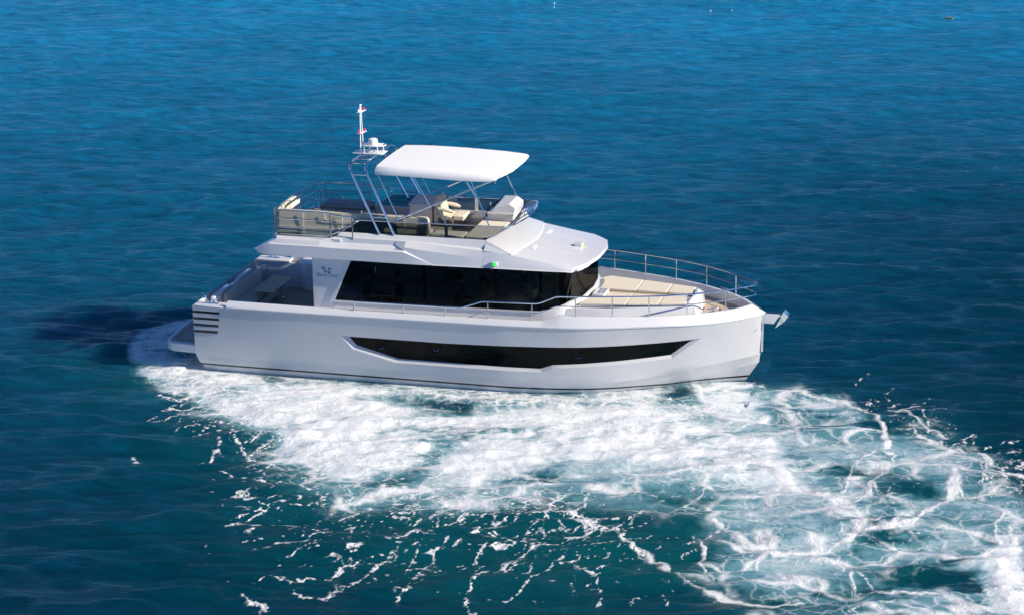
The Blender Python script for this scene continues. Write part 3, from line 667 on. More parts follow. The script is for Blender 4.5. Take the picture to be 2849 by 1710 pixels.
# wet bar with sloping lid
mb = MB(); mb.prism([(-3.12,.88,3.25),(-2.52,.88,3.25),(-2.52,.88,3.745),(-3.12,.88,3.745)], (0,.44,0)); wb = mb.obj('wet_bar', GEL, fb, bevel=.012)
mb = MB(); mb.add([(-3.14,.85,3.75),(-2.49,.85,3.75),(-2.40,1.33,3.90),(-3.05,1.33,3.90),(-3.14,.85,3.775),(-2.49,.85,3.775),(-2.40,1.33,3.925),(-3.05,1.33,3.925)], [(0,3,2,1),(4,5,6,7),(0,1,5,4),(1,2,6,5),(2,3,7,6),(3,0,4,7)]); mb.obj('lid', GEL, wb)
mb = MB(); mb.box(-2.50,-2.38,.95,1.28,3.25,3.86); mb.obj('bar_door', GEL, wb, bevel=.02)
# helm seat
hs = MB(); hs.lathe([(.12,3.252),(.12,3.265),(.045,3.29),(.045,3.44)], (-1.98,.98,0), 18); hseat = hs.obj('helm_seat', STEEL, fb)
mb = MB(); mb.add([(-2.22,.72,3.44),(-1.93,.70,3.44),(-1.93,1.26,3.44),(-2.22,1.24,3.44),(-2.24,.70,3.56),(-1.93,.68,3.555),(-1.93,1.28,3.555),(-2.24,1.26,3.56)], [(0,3,2,1),(4,5,6,7),(0,1,5,4),(1,2,6,5),(2,3,7,6),(3,0,4,7)]); mb.obj('seat_cushion', FAB, hseat, bevel=.03, seg=3)
mb = MB(); mb.add([(-1.915,.70,3.44),(-1.64,.72,3.43),(-1.64,1.24,3.43),(-1.915,1.26,3.44),(-1.915,.68,3.575),(-1.60,.71,3.585),(-1.60,1.25,3.585),(-1.915,1.28,3.575)], [(0,3,2,1),(4,5,6,7),(0,1,5,4),(1,2,6,5),(2,3,7,6),(3,0,4,7)]); mb.obj('seat_cushion', FAB, hseat, bevel=.035, seg=3)
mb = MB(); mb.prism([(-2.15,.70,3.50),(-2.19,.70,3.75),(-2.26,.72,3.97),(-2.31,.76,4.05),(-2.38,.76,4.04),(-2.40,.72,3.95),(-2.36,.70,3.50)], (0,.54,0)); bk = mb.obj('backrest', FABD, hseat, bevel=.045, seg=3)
r = MB(); r.tube([(-2.155,.76,3.54),(-2.19,.75,3.76),(-2.245,.77,3.94),(-2.28,.84,4.03),(-2.28,1.10,4.03),(-2.245,1.17,3.94),(-2.19,1.19,3.76),(-2.155,1.18,3.54)], .009, 5); r.obj('seam', SEAM, bk)
for sy_ in (-.31,.31):
    mb = MB(); mb.tube([(-2.30,.98+sy_,3.74),(-2.15,.98+sy_,3.73),(-1.98,.98+sy_,3.70),(-1.88,.98+sy_,3.67)], .05, 10, radii=[.035,.05,.05,.03]); mb.obj('armrest', FAB, hseat)
# helm console: lower block, shelf, hood
mb = MB(); mb.prism([(-.92,.40,3.25),(-.26,.40,3.25),(-.22,.40,3.74),(-.88,.40,3.74)], (0,.80,0)); hc = mb.obj('helm_console', GEL, fb, bevel=.012)
mb = MB(); mb.prism([(-.92,.37,3.745),(-.20,.37,3.745),(-.20,.37,3.80),(-.90,.37,3.80)], (0,.86,0)); mb.obj('shelf', GEL, hc, bevel=.008)
mb = MB(); mb.add([(-.84,.42,3.802),(-.20,.42,3.802),(-.16,1.16,3.802),(-.80,1.16,3.802),(-.74,.44,3.90),(-.34,.44,4.03),(-.30,1.12,4.08),(-.62,1.12,4.08),(-.18,.44,3.93),(-.14,1.12,3.97)],
    [(0,1,8,5,4),(0,4,7,3),(4,5,6,7),(5,8,9,6),(8,1,2,9),(3,7,6,9,2),(0,3,2,1)]); mb.obj('instrument_hood', GEL, hc, bevel=.015)
r = MB(); r.tube([(-.98,.86+.17*math.cos(a*math.pi/12),3.74+.155*math.sin(a*math.pi/12)) if False else (-1.02+.07*math.sin(a*math.pi/12),.84+.17*math.cos(a*math.pi/12),3.66+.14*math.sin(a*math.pi/12)) for a in range(24)], .016, 8, True)
for a in (0.5,2.6,4.7): r.tube([(-1.02,.84,3.66),(-1.02+.07*math.sin(a),.84+.17*math.cos(a),3.66+.14*math.sin(a))], .012, 6)
r.tube([(-1.02,.84,3.66),(-.90,.84,3.64)], .02, 8); r.obj('steering_wheel', BLACK, hc)
mb = MB(); mb.prism([(-.98,1.02,3.78),(-.95,1.02,3.76),(-.72,1.02,3.97),(-.75,1.02,3.99)], (0,.22,0)); mb.obj('chart_display', BLACK, hc, bevel=.004)
for y_ in (1.02,1.10):
    mb = MB(); mb.tube([(-.97,y_,3.76),(-1.0,y_,3.84)], .007, 6); mb.lathe([(.0,-.018),(.014,-.012),(.018,0),(.014,.012),(.0,.018)], (-1.0,y_,3.85), 10); mb.obj('throttle_lever', PAINTW, hc)
# sun pads beside the console
mb = MB(); mb.box(-1.02,-.40,-1.27,.34,3.25,3.50); mb.box(-1.88,-1.04,-1.27,-.80,3.25,3.50); sb_ = mb.obj('sun_pad_base', GEL, fb, bevel=.01)
mb = MB(); mb.plan([(-1.03,-1.26),(-.50,-1.26),(-.36,-.95),(-.28,-.4),(-.27,.33),(-1.03,.33)], 3.502, 3.60); mb.obj('sun_pad', FAB, sb_, bevel=.03, seg=3)
mb = MB(); mb.plan([(-1.88,-1.26),(-1.06,-1.26),(-1.06,-.80),(-1.88,-.80)], 3.502, 3.60); mb.obj('sun_pad', FAB, sb_, bevel=.03, seg=3)
# ---- bow ----------------------------------------------------------------
mb = MB(); lowr, upr = [], []
cy = cur([1.3,2.5,3.0,3.5,4.0,4.45,4.62],[1.50,1.36,1.22,1.07,.92,.76,.68])
X = [1.3,1.8,2.2,2.6,3.0,3.4,3.8,4.2,4.45,4.62]
L1 = [(x,-cy(x)-.10,1.6) for x in X]; L2 = [(x,-cy(x),1.985) for x in X]; L3 = [(x,-cy(x)+.05,2.0) for x in X]
mb.loft([L1,L2,L3]); mb.mirror()
mb.add([(4.62,-.63,2.0),(4.62,.63,2.0),(1.3,1.45,2.0),(1.3,-1.45,2.0)],[(0,1,2,3)])
mb.add([(4.62,-.78,1.6),(4.62,.78,1.6),(4.62,.63,2.0),(4.62,-.63,2.0)],[(0,1,2,3)])
cr = mb.obj('coachroof', GEL, Y)
# teak walkway between the pads
mb = MB(); mb.plan([(2.36,-.17),(3.95,-.17),(3.95,.13),(2.2,.13)], 2.003, 2.010); mb.obj('teak_walkway', TEAK, cr, smooth=False)
# cushions
iy = .14
def pad(poly, nm='sun_pad'):
    p = MB(); p.plan(poly, 2.012, 2.075); return p.obj(nm, FAB, cr, bevel=.018, seg=3)
co = cur([1.9,2.5,3,3.5,4,4.5],[1.27,1.18,1.06,.94,.82,.68])
for sg in (1,-1):
    inn_ = .15 if sg > 0 else .19
    for a, b in ((1.98,3.00),(3.015,3.78),(3.795,4.42)):
        xi0, xi1 = a, b
        if sg < 0 and a < 2: 
            poly = [(a-.12,-co(a)+.02),(b,-co(b)),(b,-inn_),(2.42,-inn_),(2.36,-.62),(2.02,-.68)]
        elif sg > 0 and a < 2:
            poly = [(2.08,inn_),(b,inn_),(b,co(b)),(2.5,co(2.5)),(2.1,1.27),(1.92,1.08),(2.05,.7)]
        else: poly = [(a,sg*inn_),(b+(0 if b<4.3 else .0),sg*inn_),(b,sg*co(b)),(a,sg*co(a))]
        pad(poly)
for x in (3.0075,3.7875):
    pass
# cup holder console
mb = MB(); mb.box(2.04,2.36,-.62,-.04,2.0,2.13); cu = mb.obj('cup_holder_console', GEL, cr, bevel=.02, seg=3)
for i in range(3):
    for j in range(2):
        mb = MB(); c_ = (2.19+j*.095,-.16-i*.14,2.1305); mb.lathe([(.036,0),(.036,.006),(.028,.007),(.027,.002)], c_, 14); mb.obj('cup_ring', STEEL, cu)
        mb = MB(); mb.lathe([(.026,0),(.026,.003)], (c_[0],c_[1],c_[2]+.0005), 14); mb.obj('cup_well', BLACK, cu)
mb = MB(); mb.box(2.06,2.10,-.56,-.10,2.13,2.145); mb.obj('console_lip', GEL, cu)
# forward bolster
mb = MB(); rr = []
for y, xo, zt_ in ((-.70,4.40,2.00),(-.62,4.41,2.08),(-.35,4.44,2.12),(0,4.46,2.10),(.35,4.44,2.12),(.62,4.41,2.08),(.70,4.40,2.00)):
    rr.append([(xo,y,1.98),(xo+.02,y,zt_-.01),(xo+.09,y,zt_),(xo+.17,y,zt_-.06),(xo+.24,y,1.80),(xo+.27,y,1.6)])
mb.loft(rr, True, True, True); mb.obj('forward_bolster', GEL, cr, bevel=.01)
# bow deck
mb = MB(); P = [(x, max(.02, f_yi(x)-.06)) for x in (4.55,4.8,5.0,5.2,5.42,5.6,5.75,5.86)]
mb.plan(P+[(x,-y) for x,y in P[::-1]], 1.60, 1.70); bd = mb.obj('bow_deck', TEAK, Y, smooth=False)
mb = MB(); mb.tube([(4.98,-.72,1.703),(5.02,-.2,1.703),(4.9,.3,1.703)], .005, 4); mb.tube([(4.98,-.5,1.703),(5.1,-.72,1.703)], .005, 4); mb.obj('hatch_seam', BLACK, bd)
mb = MB(); mb.lathe([(.10,0),(.10,.012),(.055,.02),(.045,.06),(.06,.075),(.06,.095),(.03,.105)], (5.42,-.02,1.702), 18); mb.obj('windlass', STEEL, bd)
mb = MB(); mb.box(5.5,5.62,-.08,.04,1.702,1.74); mb.obj('chain_stopper', STEEL, bd, bevel=.008)
# cleats: bow horn cleats on the gunwale, stern double bollards
def cleat(a, b, z, parent, nm='bow_cleat'):
    a = Vector(a); b = Vector(b); u = (b-a).normalized(); m = (a+b)/2
    r = MB(); r.tube([a, a*.8+b*.2, a*.2+b*.8, b], .016, 8, radii=[.008,.016,.016,.008])
    for t in (-.04,.04): r.tube([m+u*t-Vector((0,0,.075)), m+u*t], .012, 8)
    r.prism([tuple(m+u*s_+Vector((-u.y,u.x,0))*w_-Vector((0,0,.078))) for s_, w_ in ((-.09,-.022),(.09,-.022),(.09,.022),(-.09,.022))], (0,0,.008))
    r.obj(nm, STEEL, parent)
cleat((4.98,-.985,2.03),(5.25,-.80,2.03),0,Y); cleat((4.98,.985,2.03),(5.25,.80,2.03),0,Y)
for sg in (-1,1):
    r = MB(); bx, by, bz = -7.45, sg*2.17, 1.737
    r.prism([(bx-.19,by-.05,bz),(bx+.19,by-.05,bz),(bx+.19,by+.05,bz),(bx-.19,by+.05,bz)], (0,0,.012))
    for s_ in (-1,1):
        r.tube([(bx+s_*.03,by,bz+.01),(bx+s_*.17,by,bz+.145)], .022, 8); r.lathe([(.03,0),(.062,.008),(.062,.016),(.03,.022)], (bx+s_*.18,by,bz+.14), 14)
    r.obj('stern_bollard', STEEL, Y)
# stem plate, roller and anchor
mb = MB(); mb.prism([(6.205,-.035,1.70),(6.205,.035,1.70),(6.185,.035,.74),(6.185,-.035,.74)], (.05,0,0)); mb.obj('stem_plate', STEEL, Y)
mb = MB(); mb.prism([(6.10,-.075,1.745),(6.62,-.075,1.745),(6.66,-.075,1.70),(6.60,-.075,1.65),(6.50,-.075,1.49),(6.20,-.075,1.49)], (0,.014,0)); mb.prism([(6.10,.06,1.745),(6.62,.06,1.745),(6.66,.06,1.70),(6.60,.06,1.65),(6.50,.06,1.49),(6.20,.06,1.49)], (0,.014,0))
mb.box(6.12,6.5,-.06,.06,1.49,1.505); br = mb.obj('anchor_roller', STEEL, Y)
mb = MB(); mb.lathe([(.03,-.058),(.045,-.05),(.03,0),(.045,.05),(.03,.058)], (6.58,0,1.69), 14, 'y'); mb.obj('roller', BLACK, br)
anc = MB(); anc.tube([(6.15,0,1.73),(6.55,0,1.735),(6.66,0,1.69),(6.74,0,1.66)], .02, 6)
anc.add([(6.52,0,1.35),(6.66,-.11,1.64),(6.745,-.13,1.83),(6.86,-.12,1.72),(6.77,-.10,1.58),(6.66,.11,1.64),(6.745,.13,1.83),(6.86,.12,1.72),(6.77,.10,1.58),(6.70,0,1.66),(6.80,0,1.78)],
   [(0,9,1),(0,5,9),(1,9,10,2),(9,5,6,10),(0,1,4),(0,8,5),(1,2,3,4),(5,8,7,6),(2,10,3),(10,6,7),(3,10,7),(4,3,7,8),(0,4,8)])
anc.tube([(6.75,-.14,1.825),(6.75,.14,1.825)], .014, 6); anc.tube([(6.86,-.14,1.72),(6.86,.14,1.72)], .014, 6)
anc.obj('anchor', STEEL, Y)
for sg in (-1,1): mb = MB(); mb.tube([(6.04,sg*(y_side(6.04,1.32)+.004),1.32),(6.19,sg*.05,1.43)], .008, 5); mb.obj('bow_slot', VENTM, Y)
# navigation light, search light
mb = MB(); mb.box(-.20,-.06,-1.76,-1.70,3.03,3.13); nl = mb.obj('side_light', GEL, fb, bevel=.008)
mb = MB(); mb.lathe([(.032,0),(.032,.065),(.02,.07)], (-.13,-1.775,3.04), 12); mb.obj('green_lens', GREEN, nl)
mb = MB(); zb = 3.075; mb.prism([(1.40,-.10,zb),(1.72,-.10,zb-.02),(1.78,-.03,zb-.02),(1.78,.06,zb-.02),(1.72,.10,zb-.02),(1.42,.10,zb)], (0,0,.035)); sl_ = mb.obj('search_light', GEL, fb, bevel=.01)
mb = MB(); mb.box(1.48,1.66,-.065,.075,3.11,3.245); mb.obj('lamp_housing', GEL, sl_, bevel=.01)
mb = MB(); mb.box(1.66,1.668,-.05,.06,3.125,3.23); mb.obj('lens', YELLOW, sl_)

# ---- the four people seated in the saloon (bodies as one continuous skinned mesh each) --------
SKIN = mat('skin', (.50,.34,.26), .6, noise=.05)
def person(x, y, face, shirt, label, lean=.0, z0=1.20):
    f = face; V = []; E = []; R = []
    def add(p, r, a=None):
        V.append((x+f*p[0], y+p[1], z0+p[2])); R.append(r)
        if a is not None: E.append((a, len(V)-1))
        return len(V)-1
    pel = add((0,0,.50), .14); ch = add((-.02+lean,0,.72), .135, pel); sh = add((-.02+lean,0,.93), .13, ch); nk = add((0+lean,0,1.05), .055, sh)
    h0 = add((.03+lean,0,1.15), .078, nk); add((.03+lean,0,1.26), .085, h0)
    for sg in (-1, 1):
        s1 = add((0+lean,sg*.17,.95), .065, sh); e = add((.05+lean,sg*.25,.68), .045, s1); w_ = add((.28+lean,sg*.19,.66), .032, e); add((.37+lean,sg*.17,.66), .03, w_)
        hp = add((.06,sg*.09,.48), .10, pel); kn = add((.45,sg*.12,.50), .07, hp); an = add((.44,sg*.12,.09), .045, kn); add((.58,sg*.13,.04), .035, an)
    me = bpy.data.meshes.new('person'); me.from_pydata(V, E, []); o = bpy.data.objects.new('person', me); S.collection.objects.link(o)
    md = o.modifiers.new('s', 'SKIN'); me.update()
    sk = me.skin_vertices[0].data if len(me.skin_vertices) else None
    if sk is None:
        bm = bmesh.new(); bm.from_mesh(me); bm.verts.layers.skin.verify(); bm.to_mesh(me); bm.free(); sk = me.skin_vertices[0].data
    for i, r in enumerate(R): sk[i].radius = (r, r); sk[i].use_root = (i == 0)
    o.modifiers.new('u', 'SUBSURF').levels = 2
    dg = bpy.context.evaluated_depsgraph_get(); nm = bpy.data.meshes.new_from_object(o.evaluated_get(dg)); o.modifiers.clear(); o.data = nm; nm.name = 'person'
    nm.materials.clear(); nm.materials.append(shirt); nm.materials.append(SKIN)
    for pgn in nm.polygons:
        pgn.use_smooth = True
        if pgn.center.z > z0+1.04: pgn.material_index = 1
    hd = Vector((x+f*(.03+lean), y, z0+1.23))
    fm = MB(); fm.lathe([(.0,-.012),(.012,-.008),(.014,.004),(.0,.014)], (hd.x+f*.098, hd.y, hd.z-.02), 8); fm.obj('nose', SKIN, o)
    hm = MB(); hm.lathe([(.094,-.01),(.099,.03),(.085,.075),(.045,.105),(.005,.112)], (hd.x-f*.018, hd.y, hd.z+.005), 14); hm.obj('hair', BLACK, o)
    tag(o, label, 'person', 'people seated in the saloon'); return o
SH = [mat('shirt_%s' % c[0], c[1], .9, noise=.08) for c in (('slate',(.10,.13,.16)),('navy',(.05,.07,.12)),('brown',(.22,.14,.10)),('grey',(.25,.25,.25)))]
person(-3.66,-1.0, 1, SH[0], 'dim figure sitting behind the dark saloon window, aftmost of the four people')
person(-2.86,-1.0,-1, SH[1], 'dim figure in dark top behind the saloon window, second of four from the stern')
person(-1.36,-.95, 1, SH[2], 'dim broad figure in brown top leaning forward, third behind the window from the stern', .08)
person(-.60,-1.0,-1, SH[3], 'dim figure in grey top behind the saloon window, foremost of the four people')
for x0, x1 in ((-4.05,-3.4),(-3.0,-2.55),(-1.72,-1.12),(-.85,-.35)):
    mb = MB(); mb.box(x0, x1, -1.25, -.75, 1.2, 1.62); mb.obj('saloon_seat', FAB, Y, bevel=.03)
# ================================================================== WATER
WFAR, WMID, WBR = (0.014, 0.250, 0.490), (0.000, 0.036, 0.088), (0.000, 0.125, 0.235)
WROUGH, WSPEC, WBUMP = 0.14, 0.13, 1.2
WSSS, WSSR = 0.8, 3.2
STRANDS = [
 (0.1105,-1,[(6.81,-9.62),(7.67,-10.37),(8.25,-10.70),(8.77,-10.63),(9.26,-10.38),(9.57,-9.84),(9.79,-9.31)]),
 (0.187,-1,[(9.78,-9.22),(9.68,-8.27),(9.24,-7.56),(8.83,-7.24),(8.04,-7.00),(7.55,-6.03),(6.88,-5.74),(6.11,-5.81)]),
 (0.1105,-1,[(9.78,-9.22),(10.31,-8.90),(10.78,-8.60),(10.98,-7.76),(11.33,-7.28),(11.44,-6.43),(11.40,-5.15)]),
 (0.068,-0.9,[(6.66,-12.51),(7.26,-12.97),(7.81,-13.18),(8.17,-13.34),(8.67,-13.31),(9.13,-13.03)]),
 (0.0765,-0.9,[(5.24,-10.85),(5.70,-11.30),(6.39,-12.04),(6.66,-12.51)]),
 (0.0425,-0.9,[(9.55,-10.68),(9.80,-11.33),(10.10,-12.30),(10.46,-12.22),(11.01,-12.09),(11.68,-12.18)]),
 (0.0425,-0.9,[(9.14,-7.06),(9.19,-5.77),(9.25,-5.31),(9.66,-4.88),(10.02,-5.02),(10.00,-4.47),(9.58,-4.22),(9.38,-4.49),(9.25,-5.31)]),
 (0.0425,-0.9,[(9.40,-7.63),(9.72,-6.93),(9.64,-6.31),(9.82,-5.62),(9.72,-5.09)]),
 (0.0765,-1,[(9.76,-4.06),(9.60,-3.04),(9.27,-1.89),(8.96,-1.71)]),
 (0.0425,-0.9,[(9.85,-2.74),(10.24,-2.65),(10.54,-3.30),(10.88,-3.58),(10.96,-3.67)]),
 (0.0595,-0.8,[(6.50,-5.83),(6.77,-5.09),(6.98,-3.99),(7.33,-3.67),(7.79,-2.72),(7.43,-2.18)]),
 (0.0595,-0.9,[(10.21,-4.64),(10.58,-4.45),(11.16,-4.54),(11.63,-3.75),(11.93,-4.14),(12.07,-5.00),(12.42,-5.24),(12.87,-5.25)]),
 (0.034,-0.8,[(11.48,-6.00),(11.72,-6.68),(12.09,-7.21),(12.48,-7.12),(12.69,-7.57)]),
 (0.068,-0.6,[(10.82,-8.98),(11.27,-9.63),(11.82,-9.96)]),
 (0.068,-1,[(12.55,-7.60),(12.48,-8.21),(12.69,-9.20),(12.92,-9.06),(12.73,-8.15)]),
 (0.034,-0.8,[(9.94,-8.80),(10.26,-8.43),(10.56,-7.86),(10.63,-8.24),(10.31,-8.90)]),
 (0.0425,-0.8,[(9.73,-6.40),(10.13,-7.35),(10.47,-7.07),(10.84,-7.49)]),
 (0.0425,-0.8,[(4.48,-7.39),(4.71,-6.68),(5.00,-6.17),(5.67,-5.57)]),
 (0.0425,-0.8,[(6.16,-7.33),(6.13,-7.97),(5.72,-8.78),(5.16,-9.11),(5.06,-10.03)]),
 (0.0425,-0.7,[(7.31,-8.51),(7.43,-8.79),(7.44,-9.47)]),
 (0.0425,-0.8,[(9.06,-8.41),(9.38,-8.63),(9.48,-9.67)]),
 (0.0425,-0.8,[(9.79,-11.25),(10.27,-11.75),(10.41,-12.14)]),
 (0.0425,-0.8,[(11.68,-12.18),(12.22,-12.72),(12.39,-12.87)]),
 (0.2125,-1,[(12.77,-9.92),(12.80,-11.24),(12.98,-12.04),(13.30,-12.46)]),
 (0.0255,-0.8,[(6.46,-10.09),(6.79,-10.67),(6.89,-11.39),(7.30,-12.44)]),
 (0.102,-1,[(6.79,-0.77),(7.28,-0.66),(7.82,-0.94),(8.40,-1.19),(8.94,-1.58)]),
 (0.085,-1,[(11.09,-3.76),(11.47,-3.67),(11.93,-4.14),(12.13,-4.77)]),
 (0.068,-0.7,[(9.48,-1.59),(9.97,-1.61),(10.36,-2.26),(11.03,-3.07)]),
 (0.136,-0.8,[(4.20,-6.13),(5.10,-5.70),(5.77,-5.09),(6.69,-4.65),(7.09,-4.20)]),
 (0.119,-0.7,[(3.93,-4.92),(5.00,-4.20),(6.10,-3.59),(6.75,-2.58)]),
 (0.255,0.8,[(3.64,-9.46),(4.03,-9.97),(4.35,-10.38)]),
 (0.0496,1,[(4.03,-11.03),(4.39,-10.57),(4.86,-10.36),(5.19,-10.86),(5.62,-11.32),(6.12,-11.66),(6.51,-12.19)]),
 (0.0279,0.9,[(4.06,-11.03),(3.50,-11.53),(3.22,-12.15),(2.95,-12.85),(2.71,-13.52),(2.72,-14.29),(2.94,-14.91),(3.12,-14.94)]),
 (0.0217,0.8,[(4.10,-11.76),(3.91,-12.71),(3.69,-13.64),(3.50,-14.19),(3.18,-14.18)]),
 (0.0217,0.8,[(1.56,-11.61),(1.49,-12.83),(1.43,-13.56),(1.54,-14.23),(1.46,-14.75)]),
 (0.0434,0.8,[(0.67,-12.56),(0.41,-13.44),(0.26,-14.27),(-0.06,-14.69)]),
 (0.0217,0.8,[(4.28,-12.18),(4.65,-12.54),(4.98,-12.73),(5.15,-13.03),(5.38,-14.16)]),
 (0.0186,0.8,[(2.43,-11.78),(2.37,-12.35),(2.22,-12.84)]),
 (0.0372,0.9,[(0.44,-7.22),(0.24,-8.15),(0.07,-8.62),(-0.24,-8.91)]),
 (0.0744,0.9,[(-0.24,-8.91),(0.10,-9.36),(0.33,-9.09),(0.10,-8.72)]),
 (0.031,0.9,[(4.86,-10.36),(5.03,-9.64),(5.19,-9.00),(5.51,-8.93)]),
 (0.031,0.7,[(2.56,-8.68),(3.02,-8.37),(3.46,-8.89),(3.80,-9.33)]),
 (0.119,1,[(-2.30,-2.48),(-1.41,-2.75),(-0.48,-2.93),(0.64,-3.07),(1.39,-2.64),(2.39,-3.19),(3.41,-3.96)]),
 (0.062,0.9,[(3.40,-1.67),(4.17,-2.66),(4.69,-3.17),(5.26,-2.92)]),
 (0.0372,0.9,[(-5.37,-6.93),(-5.15,-7.60),(-5.20,-8.58)]),
 (0.0217,0.8,[(-4.68,-8.87),(-4.07,-9.26),(-3.67,-9.17),(-3.16,-9.45)]),
 (0.031,0.9,[(-5.35,-6.20),(-4.68,-7.35),(-3.91,-8.15),(-3.03,-8.49)]),
 (0.0248,0.8,[(-3.20,-11.82),(-2.89,-11.03),(-2.72,-10.62),(-2.41,-10.17)]),
 (0.031,0.8,[(-3.20,-11.82),(-2.59,-11.44),(-1.81,-11.38)]),
 (0.0558,0.9,[(-1.57,-15.11),(-1.27,-15.55),(-1.03,-15.59),(-0.81,-15.74)]),
 (0.031,0.8,[(-1.23,-14.29),(-0.70,-14.17),(-0.16,-13.83),(-0.03,-12.93)]),
 (0.0496,0.8,[(-0.75,-14.50),(-0.31,-15.12),(0.13,-15.12),(0.28,-13.94)]),
 (0.062,0.8,[(-7.04,-8.38),(-6.86,-8.55),(-6.65,-8.78)]),
 (0.031,0.8,[(-3.65,-10.33),(-3.29,-10.50),(-3.18,-10.16)]),
 (0.0217,0.6,[(-6.21,-5.64),(-5.95,-6.78)]),
 (0.0186,0.6,[(-1.80,-10.53),(-1.64,-9.61),(-1.32,-9.15)]),
 (0.0186,0.6,[(-1.33,-12.44),(-1.06,-11.80),(-0.65,-11.11)]),
 (0.0186,0.6,[(-1.20,-12.92),(-1.01,-12.71),(-0.86,-12.62)]),
 (0.0248,0.6,[(-2.75,-12.60),(-2.32,-12.61)]),
 (0.085,1,[(-8.91,-3.07),(-8.77,-2.57),(-8.61,-1.93),(-8.33,-1.62),(-8.36,-1.26)]),
 (0.187,1,[(-7.74,-3.97),(-7.25,-3.97),(-6.83,-3.82),(-6.61,-3.43),(-6.42,-2.92),(-5.97,-2.82)]),
 (0.102,1,[(-8.71,-3.09),(-8.26,-3.10),(-7.80,-3.00),(-7.55,-2.65)]),
 (0.102,1,[(-7.33,-4.66),(-7.12,-4.28),(-6.66,-4.23)]),
 (0.051,0.9,[(-7.97,-4.41),(-7.67,-4.57),(-7.29,-4.76)]),
 (0.0425,0.9,[(-7.41,-5.23),(-7.10,-5.21),(-6.99,-5.02)]),
 (0.085,0.9,[(-8.19,-1.77),(-7.88,-2.13),(-7.65,-2.32)]),
 (0.0425,0.6,[(-10.87,0.37),(-10.53,0.85),(-10.25,1.24),(-9.94,1.51),(-9.65,1.51)]),
 (0.085,1,[(5.84,-0.52),(6.06,-0.41),(6.23,-0.50)]),
 (0.068,0.9,[(5.23,-0.72),(5.53,-0.96),(5.74,-0.97)]),
 (0.0595,0.8,[(5.18,-1.70),(5.44,-2.05),(5.70,-2.11)]),
 (0.085,0.8,[(4.14,-1.81),(4.60,-2.18),(5.01,-2.33),(5.55,-2.67)]),
]
